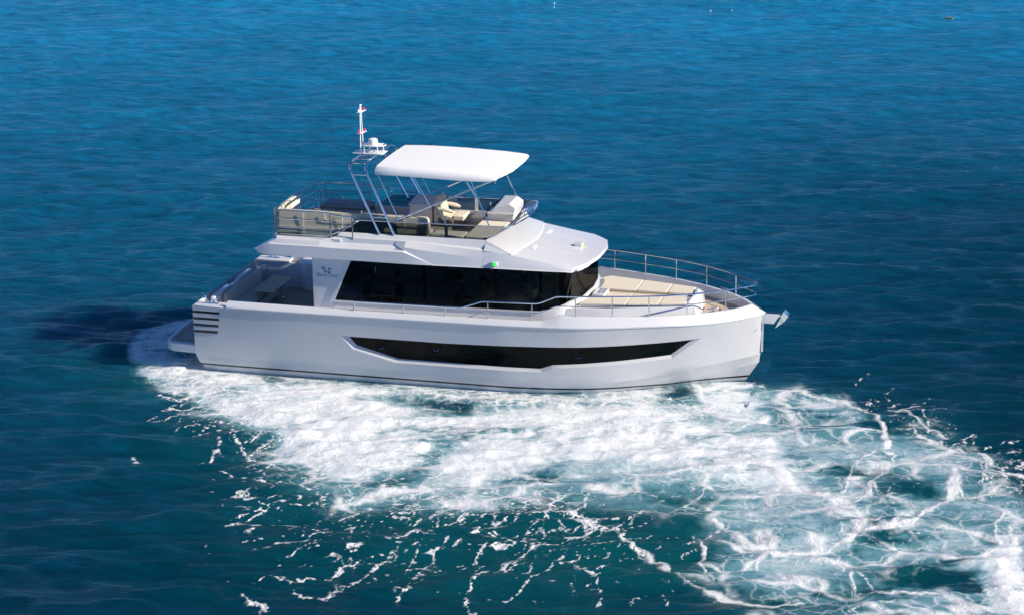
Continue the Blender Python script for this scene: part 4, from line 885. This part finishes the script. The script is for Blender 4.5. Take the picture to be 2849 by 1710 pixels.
BLOBS = [
 ('D',-8.15,-2.81,0.80,-0.20,-0.44,1.22,0.8),
 ('D',-7.07,-3.29,1.15,-0.28,-0.41,1.20,0.9),
 ('D',-5.89,-3.87,1.22,-0.30,-0.38,1.17,1),
 ('D',-4.74,-4.16,1.30,-0.32,-0.40,1.28,1),
 ('D',-3.72,-3.66,1.26,-0.21,-0.35,1.17,1.15),
 ('D',-3.61,-5.76,1.31,-0.97,-0.24,1.25,1),
 ('D',-2.44,-5.49,1.55,-0.93,-0.37,1.78,1.25),
 ('D',-1.40,-6.51,0.56,1.50,-0.52,1.01,1.2),
 ('D',-2.29,-6.95,1.02,-0.23,-0.26,0.92,0.9),
 ('D',-1.04,-2.78,1.86,-0.15,-0.21,0.79,0.9),
 ('D',0.82,-2.91,1.48,-0.26,-0.20,0.91,0.7),
 ('D',-0.23,-5.50,2.26,-0.05,-0.39,1.45,0.6),
 ('D',1.82,-5.03,2.20,-0.36,-0.31,1.46,0.45),
 ('D',2.76,-3.54,1.05,-0.03,-0.21,1.01,0.45),
 ('D',4.52,-3.66,1.51,-0.41,-0.22,1.51,0.75),
 ('D',5.82,-1.79,0.98,-0.19,-0.14,1.06,0.65),
 ('D',5.66,-5.14,1.35,-0.22,-0.13,0.94,0.6),
 ('D',7.06,-5.06,1.01,-0.26,-0.12,1.17,0.55),
 ('D',7.46,-1.69,1.06,-0.31,-0.07,0.78,0.6),
 ('D',8.69,-1.94,0.70,-0.71,0.02,0.97,0.55),
 ('D',8.32,-7.50,0.88,-0.60,-0.02,0.93,0.4),
 ('D',9.58,-8.27,0.44,0.10,-0.16,1.24,0.6),
 ('D',12.77,-10.11,0.42,0.10,-0.14,2.12,0.95),
 ('D',13.10,-11.84,0.47,0.11,-0.07,1.06,1),
 ('D',11.48,-7.63,0.90,-0.22,-0.03,1.26,0.35),
 ('D',11.50,-4.29,0.72,-0.38,0.00,0.69,0.5),
 ('D',1.08,-7.60,1.46,0.74,-0.32,0.98,0.45),
 ('D',6.47,-6.37,1.61,-0.03,-0.17,1.13,0.45),
 ('D',-8.22,-0.25,0.87,2.20,-0.66,1.22,0.35),
 ('D',-0.01,-8.98,0.49,-0.00,-0.12,0.42,0.35),
 ('D',-3.26,-8.13,1.43,-0.19,-0.21,0.66,0.35),
 ('D',-1.02,-9.66,1.75,0.15,-0.23,0.72,0.32),
 ('D',3.45,-9.48,0.69,-0.41,-0.09,0.78,0.4),
 ('D',-6.40,-5.61,1.17,-0.48,-0.17,0.53,0.35),
 ('D',-5.95,-3.47,0.86,-0.03,-0.24,0.66,0.7),
 ('D',-1.99,-2.72,1.85,-0.07,-0.14,0.47,0.9),
 ('D',0.70,-4.13,1.30,0.09,-0.26,1.00,0.5),
 ('D',-0.48,-7.49,1.27,0.29,-0.28,0.89,0.6),
 ('D',-2.66,-7.40,1.11,-0.24,-0.23,0.79,0.7),
 ('D',3.85,-5.31,1.77,0.40,-0.27,1.18,0.5),
 ('D',-10.09,0.30,0.32,0.86,-0.55,0.97,0.7),
 ('D',-9.72,1.38,0.43,0.45,-0.29,0.60,0.8),
 ('D',-9.99,-0.64,0.37,0.08,-0.39,0.88,0.6),
 ('D',2.49,-2.80,1.13,0.07,-0.23,1.04,0.6),
 ('D',-7.89,-2.02,1.25,-0.22,-0.41,1.12,0.5),
 ('D',3.24,-1.77,1.07,0.43,-0.19,0.79,0.7),
 ('D',4.42,-1.00,1.05,0.62,-0.19,0.80,0.7),
 ('D',5.61,-0.60,0.57,0.30,-0.12,0.59,0.6),
 ('D',-9.40,-1.75,0.46,0.10,-0.50,1.13,0.6),
 ('H',-0.47,-3.47,1.37,-0.11,-0.16,0.61,0.7),
 ('H',1.17,-3.24,1.09,-0.09,-0.10,0.46,0.6),
 ('H',-0.19,-7.31,0.47,1.47,-0.24,0.45,0.9),
 ('H',-1.36,-7.93,0.76,-0.01,-0.13,0.44,0.5),
 ('H',-0.37,-8.62,0.75,0.52,-0.16,0.41,0.7),
 ('H',2.57,-2.38,0.72,-0.03,-0.07,0.36,0.4),
 ('H',2.61,-3.31,0.60,0.43,-0.18,0.62,0.5),
 ('H',4.50,-1.40,0.54,-0.02,-0.10,0.59,0.8),
 ('H',-5.45,-2.79,0.77,-0.03,-0.13,0.37,0.6),
 ('H',-5.28,-3.74,0.57,-0.02,-0.16,0.46,0.5),
 ('H',7.10,-2.17,0.50,-0.38,-0.03,0.70,0.9),
 ('H',8.24,-3.57,0.60,-0.17,-0.07,0.86,0.75),
 ('H',10.49,-6.13,0.86,-0.63,0.03,1.29,0.85),
 ('H',12.55,-9.00,0.18,0.04,-0.04,0.59,0.9),
 ('H',11.94,-5.79,0.53,0.12,-0.08,1.00,0.5),
 ('H',8.76,-8.88,1.10,0.25,-0.18,1.22,0.45),
 ('H',10.70,-11.51,0.92,-0.19,-0.03,0.72,0.7),
 ('H',-0.46,-3.20,0.51,0.12,-0.11,0.38,0.3),
 ('H',-6.21,-6.09,0.42,0.09,-0.20,0.48,0.5),
 ('H',-8.67,-1.59,0.55,0.12,-0.18,0.42,0.5),
 ('H',-7.28,-1.58,0.36,0.08,-0.11,0.28,0.6),
 ('H',6.63,-8.96,0.67,0.15,-0.31,1.65,0.4),
 ('H',9.47,-2.79,0.47,-0.37,0.00,0.60,0.5),
 ('H',-0.45,-6.77,0.21,0.78,-0.14,0.26,0.5),
 ('M',-9.02,-0.26,0.61,1.58,-0.91,1.64,0.55),
 ('M',-6.91,-2.97,2.08,-0.52,-0.84,2.47,0.5),
 ('M',-3.19,-5.92,2.87,-0.89,-0.75,2.69,0.7),
 ('M',0.38,-6.10,2.81,-0.05,-0.62,2.40,1),
 ('M',3.15,-5.22,2.16,0.16,-0.48,2.19,0.95),
 ('M',5.66,-5.14,2.44,0.18,-0.46,2.68,0.9),
 ('M',8.61,-5.65,2.64,-0.93,-0.23,3.56,0.8),
 ('M',8.41,-9.57,2.20,0.20,-0.30,2.23,0.75),
 ('M',11.30,-8.90,1.90,-0.45,-0.10,3.55,0.75),
 ('M',12.57,-11.26,1.23,0.29,-0.16,2.22,0.95),
 ('M',9.54,-12.33,2.25,0.53,-0.22,1.60,0.6),
 ('M',0.10,-8.51,1.78,1.00,-0.45,1.27,0.7),
 ('M',11.25,-5.04,1.17,-0.89,0.05,1.34,0.6),
 ('M',8.97,-2.13,1.71,-1.17,-0.02,1.26,0.5),
 ('M',6.32,-1.67,1.94,-0.38,-0.16,1.33,0.6),
 ('M',2.19,-8.03,1.04,1.00,-0.29,0.83,0.6),
 ('A',-10.08,-0.66,1.68,0.37,-1.48,3.35,1),
 ('A',-2.39,-8.17,4.19,-0.03,-1.28,3.96,0.6),
 ('A',2.14,-9.36,4.52,1.04,-1.21,4.38,0.7),
 ('A',7.58,-9.15,4.82,-0.02,-0.77,5.73,0.9),
 ('A',10.29,-6.39,3.07,-0.79,-0.24,5.20,0.6),
 ('A',4.92,-12.69,1.74,0.41,-0.66,2.77,0.55),
 ('A',-5.80,-3.85,3.98,-0.97,-1.05,3.23,0.6),
 ('A',0.13,-13.06,3.56,0.83,-1.30,3.81,0.3),
 ('T',-1.55,-9.34,2.65,0.23,-0.63,1.93,1),
 ('T',-0.23,-11.98,2.86,1.40,-0.94,2.49,0.9),
 ('T',2.36,-10.15,2.23,0.52,-0.50,1.82,1),
 ('T',-5.87,-6.01,1.85,-1.05,-0.38,1.41,0.9),
 ('T',4.05,-12.14,1.77,0.41,-0.57,2.25,0.45),
 ('T',9.99,-2.16,1.51,-1.20,0.01,0.99,0.9),
 ('T',12.53,-5.43,0.61,0.14,-0.09,1.36,0.8),
 ('T',6.59,-11.93,2.80,0.65,-0.37,1.85,0.3),
 ('T',-3.59,-7.25,1.76,-0.71,-0.37,1.36,0.9),
]
# ---- noise -----------------------------------------------------------
def vnoise(x, y, seed=0):
    xi = np.floor(x).astype(np.int64); yi = np.floor(y).astype(np.int64); fx = x-xi; fy = y-yi
    u = fx*fx*fx*(fx*(fx*6-15)+10); v = fy*fy*fy*(fy*(fy*6-15)+10)
    def gr(a, b):
        h = (a*374761393+b*668265263+seed*1274126177) & 0xffffffff; h = ((h ^ (h >> 13))*1274126177) & 0xffffffff; h = h ^ (h >> 16)
        return (h & 0xffff)/65535.0*2*np.pi
    def dot(a, b, dx, dy):
        t = gr(a, b); return np.cos(t)*dx+np.sin(t)*dy
    n00 = dot(xi, yi, fx, fy); n10 = dot(xi+1, yi, fx-1, fy); n01 = dot(xi, yi+1, fx, fy-1); n11 = dot(xi+1, yi+1, fx-1, fy-1)
    return ((n00*(1-u)+n10*u)*(1-v)+(n01*(1-u)+n11*u)*v)*1.5
def fbm(x, y, o=4, seed=0, g=.5):
    s = 0; a = 1; t = 0
    for i in range(o): s = s+a*vnoise(x*2**i, y*2**i, seed+i*17); t += a; a *= g
    return s/t
def sst(a, b, x): t = np.clip((x-a)/(b-a), 0, 1); return t*t*(3-2*t)
# ---- grid: fine round the yacht and its wash, coarse towards the horizon ----
def axis(lo, hi, segs):
    out = [lo]
    for end, st in segs:
        n = max(1, int(round((end-out[-1])/st))); out += list(np.linspace(out[-1], end, n+1)[1:])
    return np.array(out)
far = lambda a, b, n: list(np.geomspace(a, b, n))
gx = axis(-44, 20, [(-13.5,.10),(13.6,.032),(20,.12)])
gy = axis(-21, 62, [(-18,.09),(1.5,.05),(9,.075),(62,.11)])
gx = np.concatenate([-44-np.array(far(.4, 4000, 45))[::-1], gx, 20+np.array(far(.4, 4000, 45))])
gy = np.concatenate([-21-np.array(far(.4, 4000, 45))[::-1], gy, 62+np.array(far(.4, 6000, 50))])
NX, NY = len(gx), len(gy)
PX, PY = np.meshgrid(gx, gy); X_ = PX.ravel(); Y_ = PY.ravel()
DXs = np.gradient(gx); DYs = np.gradient(gy); cell = np.maximum(*np.meshgrid(DXs, DYs)).ravel()
# image-free world frame of the wave field: crests run along e, waves travel along v
CA = math.radians(15.0); EU = X_*math.cos(CA)+Y_*math.sin(CA); EV = -X_*math.sin(CA)+Y_*math.cos(CA)
rng = np.random.RandomState(4)
Z = np.zeros_like(X_)
# slow change of the wave direction over the area
for i in range(46):
    lam = .42*(12.0 ** (i/45.0)); a = math.radians(rng.normal(0, 17 if lam < 1.3 else 22)); kx = -math.sin(a)*2*np.pi/lam; ky = math.cos(a)*2*np.pi/lam
    amp = .0088*lam**.85*(1 if lam < 1.2 else (1.2/lam)**.7); att = np.clip(1-(cell*2.6/lam-.55)*2, 0, 1)
    wob = .35*lam
    Z += amp*att*np.sin(kx*EU+ky*EV+rng.rand()*6.28+0.0)
    if i == 22:
        pass
mod = .65+.75*sst(-.35,.45,fbm(EU/9, EV/5, 3, 91)); Z *= mod
# ---- foam fields -------------------------------------------------------
def blobs(kind):
    s = np.zeros_like(X_)
    for k, cx_, cy_, ax_, ay_, bx_, by_, w_ in BLOBS:
        if k != kind: continue
        det = ax_*by_-ay_*bx_; dx = X_-cx_; dy = Y_-cy_; R = 2.6*(abs(ax_)+abs(bx_)+abs(ay_)+abs(by_))
        m = (np.abs(dx) < R) & (np.abs(dy) < R); dx = dx[m]; dy = dy[m]
        p = (dx*by_-dy*bx_)/det; q = (-dx*ay_+dy*ax_)/det
        s[m] = s[m]+w_*np.exp(-(p*p+q*q)*.9)
    return s
act = (X_ > -14) & (X_ < 14) & (Y_ > -19) & (Y_ < 3.5)
X_all, Y_all, EU_all, EV_all = X_, Y_, EU, EV
X_ = X_all[act]; Y_ = Y_all[act]; EU = EU_all[act]; EV = EV_all[act]
# domain warp
wx = .42*fbm(EU/1.6, EV/1.6, 3, 5); wy = .55*fbm(EU/1.6, EV/1.6, 3, 55)
sx0, sy0 = X_, Y_; X_ = X_+wx; Y_ = Y_+wy
Dn, Hn, Mn, An, Tn = blobs('D'), blobs('H'), blobs('M'), blobs('A'), blobs('T')
X_ = sx0; Y_ = sy0
# strands
wx = .13*fbm(EU/.55, EV/.8, 3, 15)+.05*fbm(EU/.15, EV/.2, 2, 16); wy = .18*fbm(EU/.55, EV/.8, 3, 75)+.07*fbm(EU/.15, EV/.2, 2, 76)
QX = X_+wx; QY = Y_+wy; Ls = np.zeros_like(X_); Web = np.zeros_like(X_)
# many short thin broken streaks, all trending the same way
rs_ = np.random.RandomState(12); tb = [q for q in BLOBS if q[0] == 'T']
for i in range(380):
    q = tb[rs_.randint(len(tb))]
    if rs_.rand() > q[7]: continue
    u_, v_ = np.clip(rs_.normal(0, .55, 2), -1.1, 1.1); x0 = q[1]+u_*q[3]+v_*q[5]; y0 = q[2]+u_*q[4]+v_*q[6]
    a_ = math.radians(rs_.normal(56, 12)+15); ln = .25+rs_.rand()**2*1.5; P = [(x0, y0)]
    for j in range(4):
        a_ += rs_.normal(0, .28); P.append((P[-1][0]+math.cos(a_)*ln/4, P[-1][1]+math.sin(a_)*ln/4))
    STRANDS.append((.011+.018*rs_.rand()**2, .45+.35*rs_.rand(), P))
for w_, s_, P in STRANDS:
    px_ = [p[0] for p in P]; py_ = [p[1] for p in P]; m = (QX > min(px_)-1) & (QX < max(px_)+1) & (QY > min(py_)-1) & (QY < max(py_)+1)
    qx = QX[m]; qy = QY[m]; best = np.full(qx.shape, 9e9)
    for (ax_, ay_), (bx_, by_) in zip(P, P[1:]):
        ex, ey = bx_-ax_, by_-ay_; L2_ = ex*ex+ey*ey+1e-9; t = np.clip(((qx-ax_)*ex+(qy-ay_)*ey)/L2_, 0, 1)
        best = np.minimum(best, (qx-ax_-t*ex)**2+((qy-ay_-t*ey)*.75)**2)
    nz = fbm(EU[m]/.9, EV[m]/.9, 2, 33); wd = w_*(1.0+.9*nz)
    if s_ < 0:
        s_ = -s_; dw = np.sqrt(best); Web[m] = np.maximum(Web[m], s_*np.exp(-(dw/np.maximum(wd*.85, .03))**1.4)*(.8+.5*nz)); s_ *= .55
    dd = np.sqrt(best); core = np.exp(-(dd/np.maximum(wd*.42, .012))**1.5); halo = .62*np.exp(-(dd/np.maximum(wd*1.7, .05))**1.3)
    gap = sst(-.42, .05, fbm(EU[m]/.6+w_*9, EV[m]/.6, 3, 35))
    Ls[m] = np.maximum(Ls[m], s_*np.maximum(core*(.35+.65*gap), halo))
brk = .5+.5*fbm(EU/.22, EV/.3, 3, 41)*1.8
# cell network between strands (ridged, cell-like noise)
def ridge(x, y, seed, p=8): return np.exp(-np.abs(fbm(x, y, 2, seed, .4))*p)
net = np.maximum(ridge(EU/1.15+3, EV/1.5, 61, 20), .8*ridge(EU/.5, EV/.7, 62, 15))
# streaks: long thin lines rising to the right
SA = math.radians(28); SU = X_*math.cos(SA)+Y_*math.sin(SA); SV = -X_*math.sin(SA)+Y_*math.cos(SA)
wv = .30*fbm(EU/1.3, EV/1.3, 2, 71)
streak = ridge(SU/1.5+wv*2, SV/.55+wv*3, 81, 13)*sst(-.05,.45,fbm(SU/.55, SV/.3, 3, 82))
speck = sst(.22,.42,fbm(SU/.16, SV/.12, 3, 83))*sst(-.12,.25,fbm(EU/.9, EV/.9, 3, 84))
wisp = .5+.62*fbm(EU/1.9, EV/.6, 5, 21, .62)+.35*fbm(EU/.35, EV/.22, 4, 23, .6)
curl = np.abs(fbm(EU/.7+1.5*fbm(EU/1.2, EV/1.2, 2, 24), EV/.5, 4, 25, .6))
D = np.clip(Dn-Hn*.75, 0, 2)
cov = np.minimum(D, 1.1)*(.12+.62*wisp)-.34*curl*sst(.2,.9,D)            # how much foam lies here: the shader breaks it into lace
cov = np.clip(cov, 0, 1.35)
cov = np.maximum(cov, Ls*(.70+.45*brk))
Mr = np.clip(Mn-Hn*.55, 0, 1.3)
Fn = net*sst(.15,.7,Mr)*(.42+.45*wisp)*sst(-.4,.15,fbm(EU/2.2, EV/2.2, 2, 63))
cov = np.maximum(cov, Fn*.55)
T = np.clip(Tn, 0, 1.1); cov = np.maximum(cov, np.clip(T*(streak*.80+.56*speck+.16*sst(-.1,.4,fbm(SU/1.4, SV/.5, 3, 86))), 0, .9))
cov += .05*sst(.3,1,Mr)*wisp
F = np.clip(cov, 0, 1.3)
Mk = np.clip(Mr*(.52+.75*(wisp-.5)+.85*fbm(EU/3.2, EV/2.2, 4, 27)+.06), 0, .66)+.75*sst(.25,.95,D)*(.45+.5*wisp+.5*fbm(EU/2.4, EV/1.1, 4, 28, .55))
Mk = np.clip(np.maximum(Mk, .80*sst(.25,1.1,cov)), 0, 1)
A = np.clip(An*(.65+.5*fbm(EU/3, EV/2, 3, 29)), 0, 1)
Fa = np.zeros_like(X_all); Ma = Fa.copy(); Aa = Fa.copy(); Wa = Fa.copy(); Wa[act] = np.clip(Web, 0, 1); Fa[act] = F; Ma[act] = Mk; Aa[act] = A
# foam stands a little above the water, churned
lump = fbm(EU/.45, EV/.4, 4, 101)*.5+fbm(EU/1.1, EV/.8, 3, 102)
Za = Z.copy(); Zf = Z[act]; Zf = Zf*(1-.45*np.clip(D, 0, 1))+np.clip(F,0,1)*.015+np.clip(D, 0, 1.2)*lump*.036+np.clip(D-.5, 0, 1)*.05+Mr*.05*fbm(EU/.9, EV/.9, 3, 103)
# keep the surface quiet against the hull sides
hb = np.abs(Y_); hin = (X_ > -8.2) & (X_ < 6.0) & (hb < 2.9); Zf = np.where(hin, Zf*sst(2.05, 2.9, hb)*.8, Zf)
Za[act] = Zf
hb = (X_all > -8.3) & (X_all < 6.2) & (np.abs(Y_all) < 2.2); Za[hb] = np.minimum(Za[hb], 0)*.3
Za -= .03
co_ = np.stack([X_all, Y_all, Za], -1).astype(np.float32)
me = bpy.data.meshes.new('water'); me.vertices.add(len(co_)); me.vertices.foreach_set('co', co_.ravel())
ii = (np.arange(NY-1)[:, None]*NX+np.arange(NX-1)[None, :]).ravel()
quads = np.stack([ii, ii+1, ii+NX+1, ii+NX], -1).astype(np.int32); nq = len(quads)
me.loops.add(nq*4); me.loops.foreach_set('vertex_index', quads.ravel()); me.polygons.add(nq)
me.polygons.foreach_set('loop_start', np.arange(0, nq*4, 4, dtype=np.int32)); me.polygons.foreach_set('loop_total', np.full(nq, 4, np.int32))
me.polygons.foreach_set('use_smooth', np.ones(nq, bool)); me.update()
for nm_, ar_ in (('foam', Fa), ('milk', Ma), ('aer', Aa), ('web', Wa)):
    at = me.attributes.new(nm_, 'FLOAT', 'POINT'); at.data.foreach_set('value', ar_.astype(np.float32))
water = bpy.data.objects.new('water', me); S.collection.objects.link(water); tag(water, 'deep blue rippled sea with white churned wash beside the yacht', None, None, 'structure')
# ---- water material ------------------------------------------------------
wm = bpy.data.materials.new('sea_water'); wm.use_nodes = True; nt = wm.node_tree; n = nt.nodes; L = nt.links; b = n['Principled BSDF']
def attr(nm): a = n.new('ShaderNodeAttribute'); a.attribute_name = nm; return a.outputs['Fac']
def mixc(f, a, c):
    m = n.new('ShaderNodeMix'); m.data_type = 'RGBA'; L.new(f, m.inputs[0])
    for i, v in ((6, a), (7, c)):
        if isinstance(v, tuple): m.inputs[i].default_value = (*v, 1)
        else: L.new(v, m.inputs[i])
    return m.outputs[2]
def noise(scale, detail, vec, rough=.5, dist=0):
    t = n.new('ShaderNodeTexNoise'); t.inputs['Scale'].default_value = scale; t.inputs['Detail'].default_value = detail; t.inputs['Roughness'].default_value = rough
    t.inputs['Distortion'].default_value = dist; L.new(vec, t.inputs['Vector']); return t.outputs[0]
def rng_(v, a, b_, c=0, d_=1, sm=True):
    t = n.new('ShaderNodeMapRange'); t.interpolation_type = 'SMOOTHSTEP' if sm else 'LINEAR'
    for i, q in ((1, a), (2, b_), (3, c), (4, d_)): t.inputs[i].default_value = q
    L.new(v, t.inputs[0]); return t.outputs[0]
geo = n.new('ShaderNodeNewGeometry')
def mapped(rot, sc):
    m = n.new('ShaderNodeMapping'); m.vector_type = 'POINT'; m.inputs['Rotation'].default_value = (0, 0, rot); m.inputs['Scale'].default_value = sc
    L.new(geo.outputs['Position'], m.inputs['Vector']); return m.outputs[0]
R_ = -CA
pv = mapped(R_, (1, 1, 1)); sx = n.new('ShaderNodeSeparateXYZ'); L.new(pv, sx.inputs[0])
dist = sx.outputs[1]
# water colour: greener and darker near, bluer far out
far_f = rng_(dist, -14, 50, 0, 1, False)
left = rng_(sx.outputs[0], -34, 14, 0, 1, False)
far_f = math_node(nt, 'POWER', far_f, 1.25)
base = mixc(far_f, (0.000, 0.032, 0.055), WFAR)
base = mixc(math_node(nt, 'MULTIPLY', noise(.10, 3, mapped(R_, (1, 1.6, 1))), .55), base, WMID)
rip_shade = noise(1.0, 4, mapped(R_, (.9, 3.2, 1)), .66, .3)
vs_ = n.new('ShaderNodeVectorMath'); vs_.operation = 'SCALE'; L.new(base, vs_.inputs[0]); L.new(rng_(rip_shade, .34, .66, .72, 1.32, False), vs_.inputs['Scale']); base = vs_.outputs[0]  # ripple light and shade painted into the water's base colour
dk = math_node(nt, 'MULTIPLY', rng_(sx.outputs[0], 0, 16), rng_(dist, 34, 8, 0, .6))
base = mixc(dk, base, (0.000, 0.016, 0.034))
aer = attr('aer'); milk = attr('milk'); foam = attr('foam')
base = mixc(math_node(nt, 'MULTIPLY', aer, .75), base, (0.004, 0.095, 0.11))
hf = noise(7, 5, mapped(R_, (1, 1.4, 1)), .65, .4)
hf2 = noise(26, 4, mapped(R_, (1, 1.2, 1)), .6)
mk = math_node(nt, 'MULTIPLY', milk, rng_(hf, .2, .8, .75, 1.2, False)); mk = rng_(mk, 0.04, 1.0, 0, 1, False)
base_g = mixc(rng_(mk, 0.02, .40), base, mixc(rng_(mk, .5, .98, 0, 1, False), mixc(rng_(mk, .05, .55, 0, 1, False), (0.004, 0.125, 0.15), (0.16, 0.34, 0.40)), (0.76, 0.83, 0.85)))
def voro(scale, sc, warp):
    mp = mapped(R_, sc); nz = n.new('ShaderNodeTexNoise'); nz.inputs['Scale'].default_value = scale*.8; nz.inputs['Detail'].default_value = 3; L.new(mp, nz.inputs['Vector'])
    va = n.new('ShaderNodeVectorMath'); va.operation = 'SUBTRACT'; L.new(nz.outputs['Color'], va.inputs[0]); va.inputs[1].default_value = (.5, .5, .5)
    vs = n.new('ShaderNodeVectorMath'); vs.operation = 'SCALE'; L.new(va.outputs[0], vs.inputs[0]); vs.inputs['Scale'].default_value = warp/scale
    vd = n.new('ShaderNodeVectorMath'); L.new(mp, vd.inputs[0]); L.new(vs.outputs[0], vd.inputs[1])
    v = n.new('ShaderNodeTexVoronoi'); v.feature = 'DISTANCE_TO_EDGE'; v.voronoi_dimensions = '2D'; v.inputs['Scale'].default_value = scale; L.new(vd.outputs[0], v.inputs['Vector'])
    return rng_(v.outputs['Distance'], 0, .42, 0, 1, False)
lace = math_node(nt, 'ADD', math_node(nt, 'MULTIPLY', voro(2.3, (1, 1.15, 1), 1.5), .48), math_node(nt, 'MULTIPLY', voro(7.5, (1, 1.1, 1), 1.3), .30))
lace = math_node(nt, 'ADD', lace, math_node(nt, 'MULTIPLY', hf2, .30))
lace = math_node(nt, 'ADD', lace, math_node(nt, 'MULTIPLY', hf, .22))     # 0.1 .. 1.2
fd = math_node(nt, 'SUBTRACT', math_node(nt, 'MULTIPLY', foam, 1.25), lace)
fd = math_node(nt, 'DIVIDE', fd, rng_(milk, .15, .9, .20, .55, False))
fo = math_node(nt, 'MULTIPLY', rng_(fd, -1, 1), rng_(foam, .03, .22))
web = attr('web'); wv_ = voro(.62, (1, 1.3, 1), 1.5); wv2 = voro(1.8, (1, 1.2, 1), 1.6)
net_ = math_node(nt, 'MAXIMUM', rng_(wv_, .30, .02, 0, .85), rng_(wv2, .26, .02, 0, .42))
net_ = math_node(nt, 'MULTIPLY', net_, math_node(nt, 'MULTIPLY', rng_(mk, .06, .38), rng_(noise(.55, 3, mapped(R_, (1, 1.3, 1))), .34, .54)))
fo2 = rng_(math_node(nt, 'ADD', web, math_node(nt, 'MULTIPLY', math_node(nt, 'SUBTRACT', hf, .5), .5)), .12, .72, 0, .92)
fo2 = math_node(nt, 'MULTIPLY', fo2, rng_(web, .05, .2))
fo = math_node(nt, 'MAXIMUM', fo, math_node(nt, 'MAXIMUM', fo2, net_))
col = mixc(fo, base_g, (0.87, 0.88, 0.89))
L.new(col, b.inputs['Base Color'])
L.new(rng_(fo, 0, .6, WROUGH, .75, False), b.inputs['Roughness'])
L.new(rng_(fo, 0, .5, WSPEC, .1, False), b.inputs['Specular IOR Level'])
b.inputs['IOR'].default_value = 1.33
# ripples
r1 = noise(1.0, 5, mapped(R_+.10, (1.6, 5.5, 1)), .68, .2); r2_ = noise(1.0, 4, mapped(R_-.28, (6, 13, 1)), .6)
hgt = math_node(nt, 'ADD', math_node(nt, 'MULTIPLY', r1, .085), math_node(nt, 'MULTIPLY', r2_, .03))
calm = rng_(mk, .05, .8, 1, .35)
hgt = math_node(nt, 'MULTIPLY', hgt, calm)
hgt = math_node(nt, 'ADD', hgt, math_node(nt, 'MULTIPLY', fo, math_node(nt, 'MULTIPLY', hf2, .018)))
bp = n.new('ShaderNodeBump'); bp.inputs['Strength'].default_value = 1.0; bp.inputs['Distance'].default_value = WBUMP
L.new(hgt, bp.inputs['Height']); L.new(bp.outputs[0], b.inputs['Normal'])
me.materials.append(wm)
b.subsurface_method = 'BURLEY'; b.inputs['Subsurface Radius'].default_value = (.4, 1.0, 1.3); b.inputs['Subsurface Scale'].default_value = WSSR
L.new(rng_(fo, 0, .5, WSSS, 0, False), b.inputs['Subsurface Weight'])
# ---- far small floats --------------------------------------------------
def float_(x, y, r, name, label, cat, m):
    q = MB(); q.lathe([(r*.2,-r*.7),(r*.8,-r*.4),(r,0),(r*.85,r*.5),(r*.45,r*.9),(.02*r,r)], (x, y, 0), 14); o = q.obj(name, m); tag(o, label, cat); return o
BUOY = mat('buoy_white', (.9,.9,.86), .4, noise=.03)
q = MB(); q.lathe([(.015,-.05),(.03,-.01),(.03,.03),(.006,.05),(.006,.19),(.03,.20),(.036,.235),(.02,.265),(.005,.27)], (-12.35,52.2,0), 14); o = q.obj('marker_buoy', BUOY); tag(o, 'tiny white double-ball marker buoy near the top edge, left of the pair of floats', 'buoy')
float_(-4.93,52.7,.040,'net_float','tiny white float on the far sea, left one of the close pair','float',BUOY)
float_(-3.95,52.95,.030,'net_float','tiny white float on the far sea, right one of the close pair','float',BUOY)
q = MB(); rr = []
for t, w_, h_ in ((-.20,.004,.02),(-.15,.05,.05),(-.05,.075,.065),(.08,.08,.07),(.17,.07,.075),(.20,.05,.08)):
    rr.append([(t,-w_,h_),(t,-w_*.7,-.02),(t,w_*.7,-.02),(t,w_,h_),(t,w_*.75,h_-.01),(t,w_*.45,.015),(t,-w_*.45,.015),(t,-w_*.75,h_-.01)])
q.loft(rr, True, True, True); q.box(-.03,.01,-.06,.06,.045,.055); q.box(.10,.14,-.06,.06,.05,.06)
o = q.obj('drifting_boat', mat('weathered_tan_wood', (.45,.33,.20), .7, noise=.2, nscale=30)); o.location = (6.1,52.5,0); o.rotation_euler = (0,0,math.radians(-8)); tag(o, 'tiny tan wooden open boat floating on the far sea near the top right corner', 'boat')
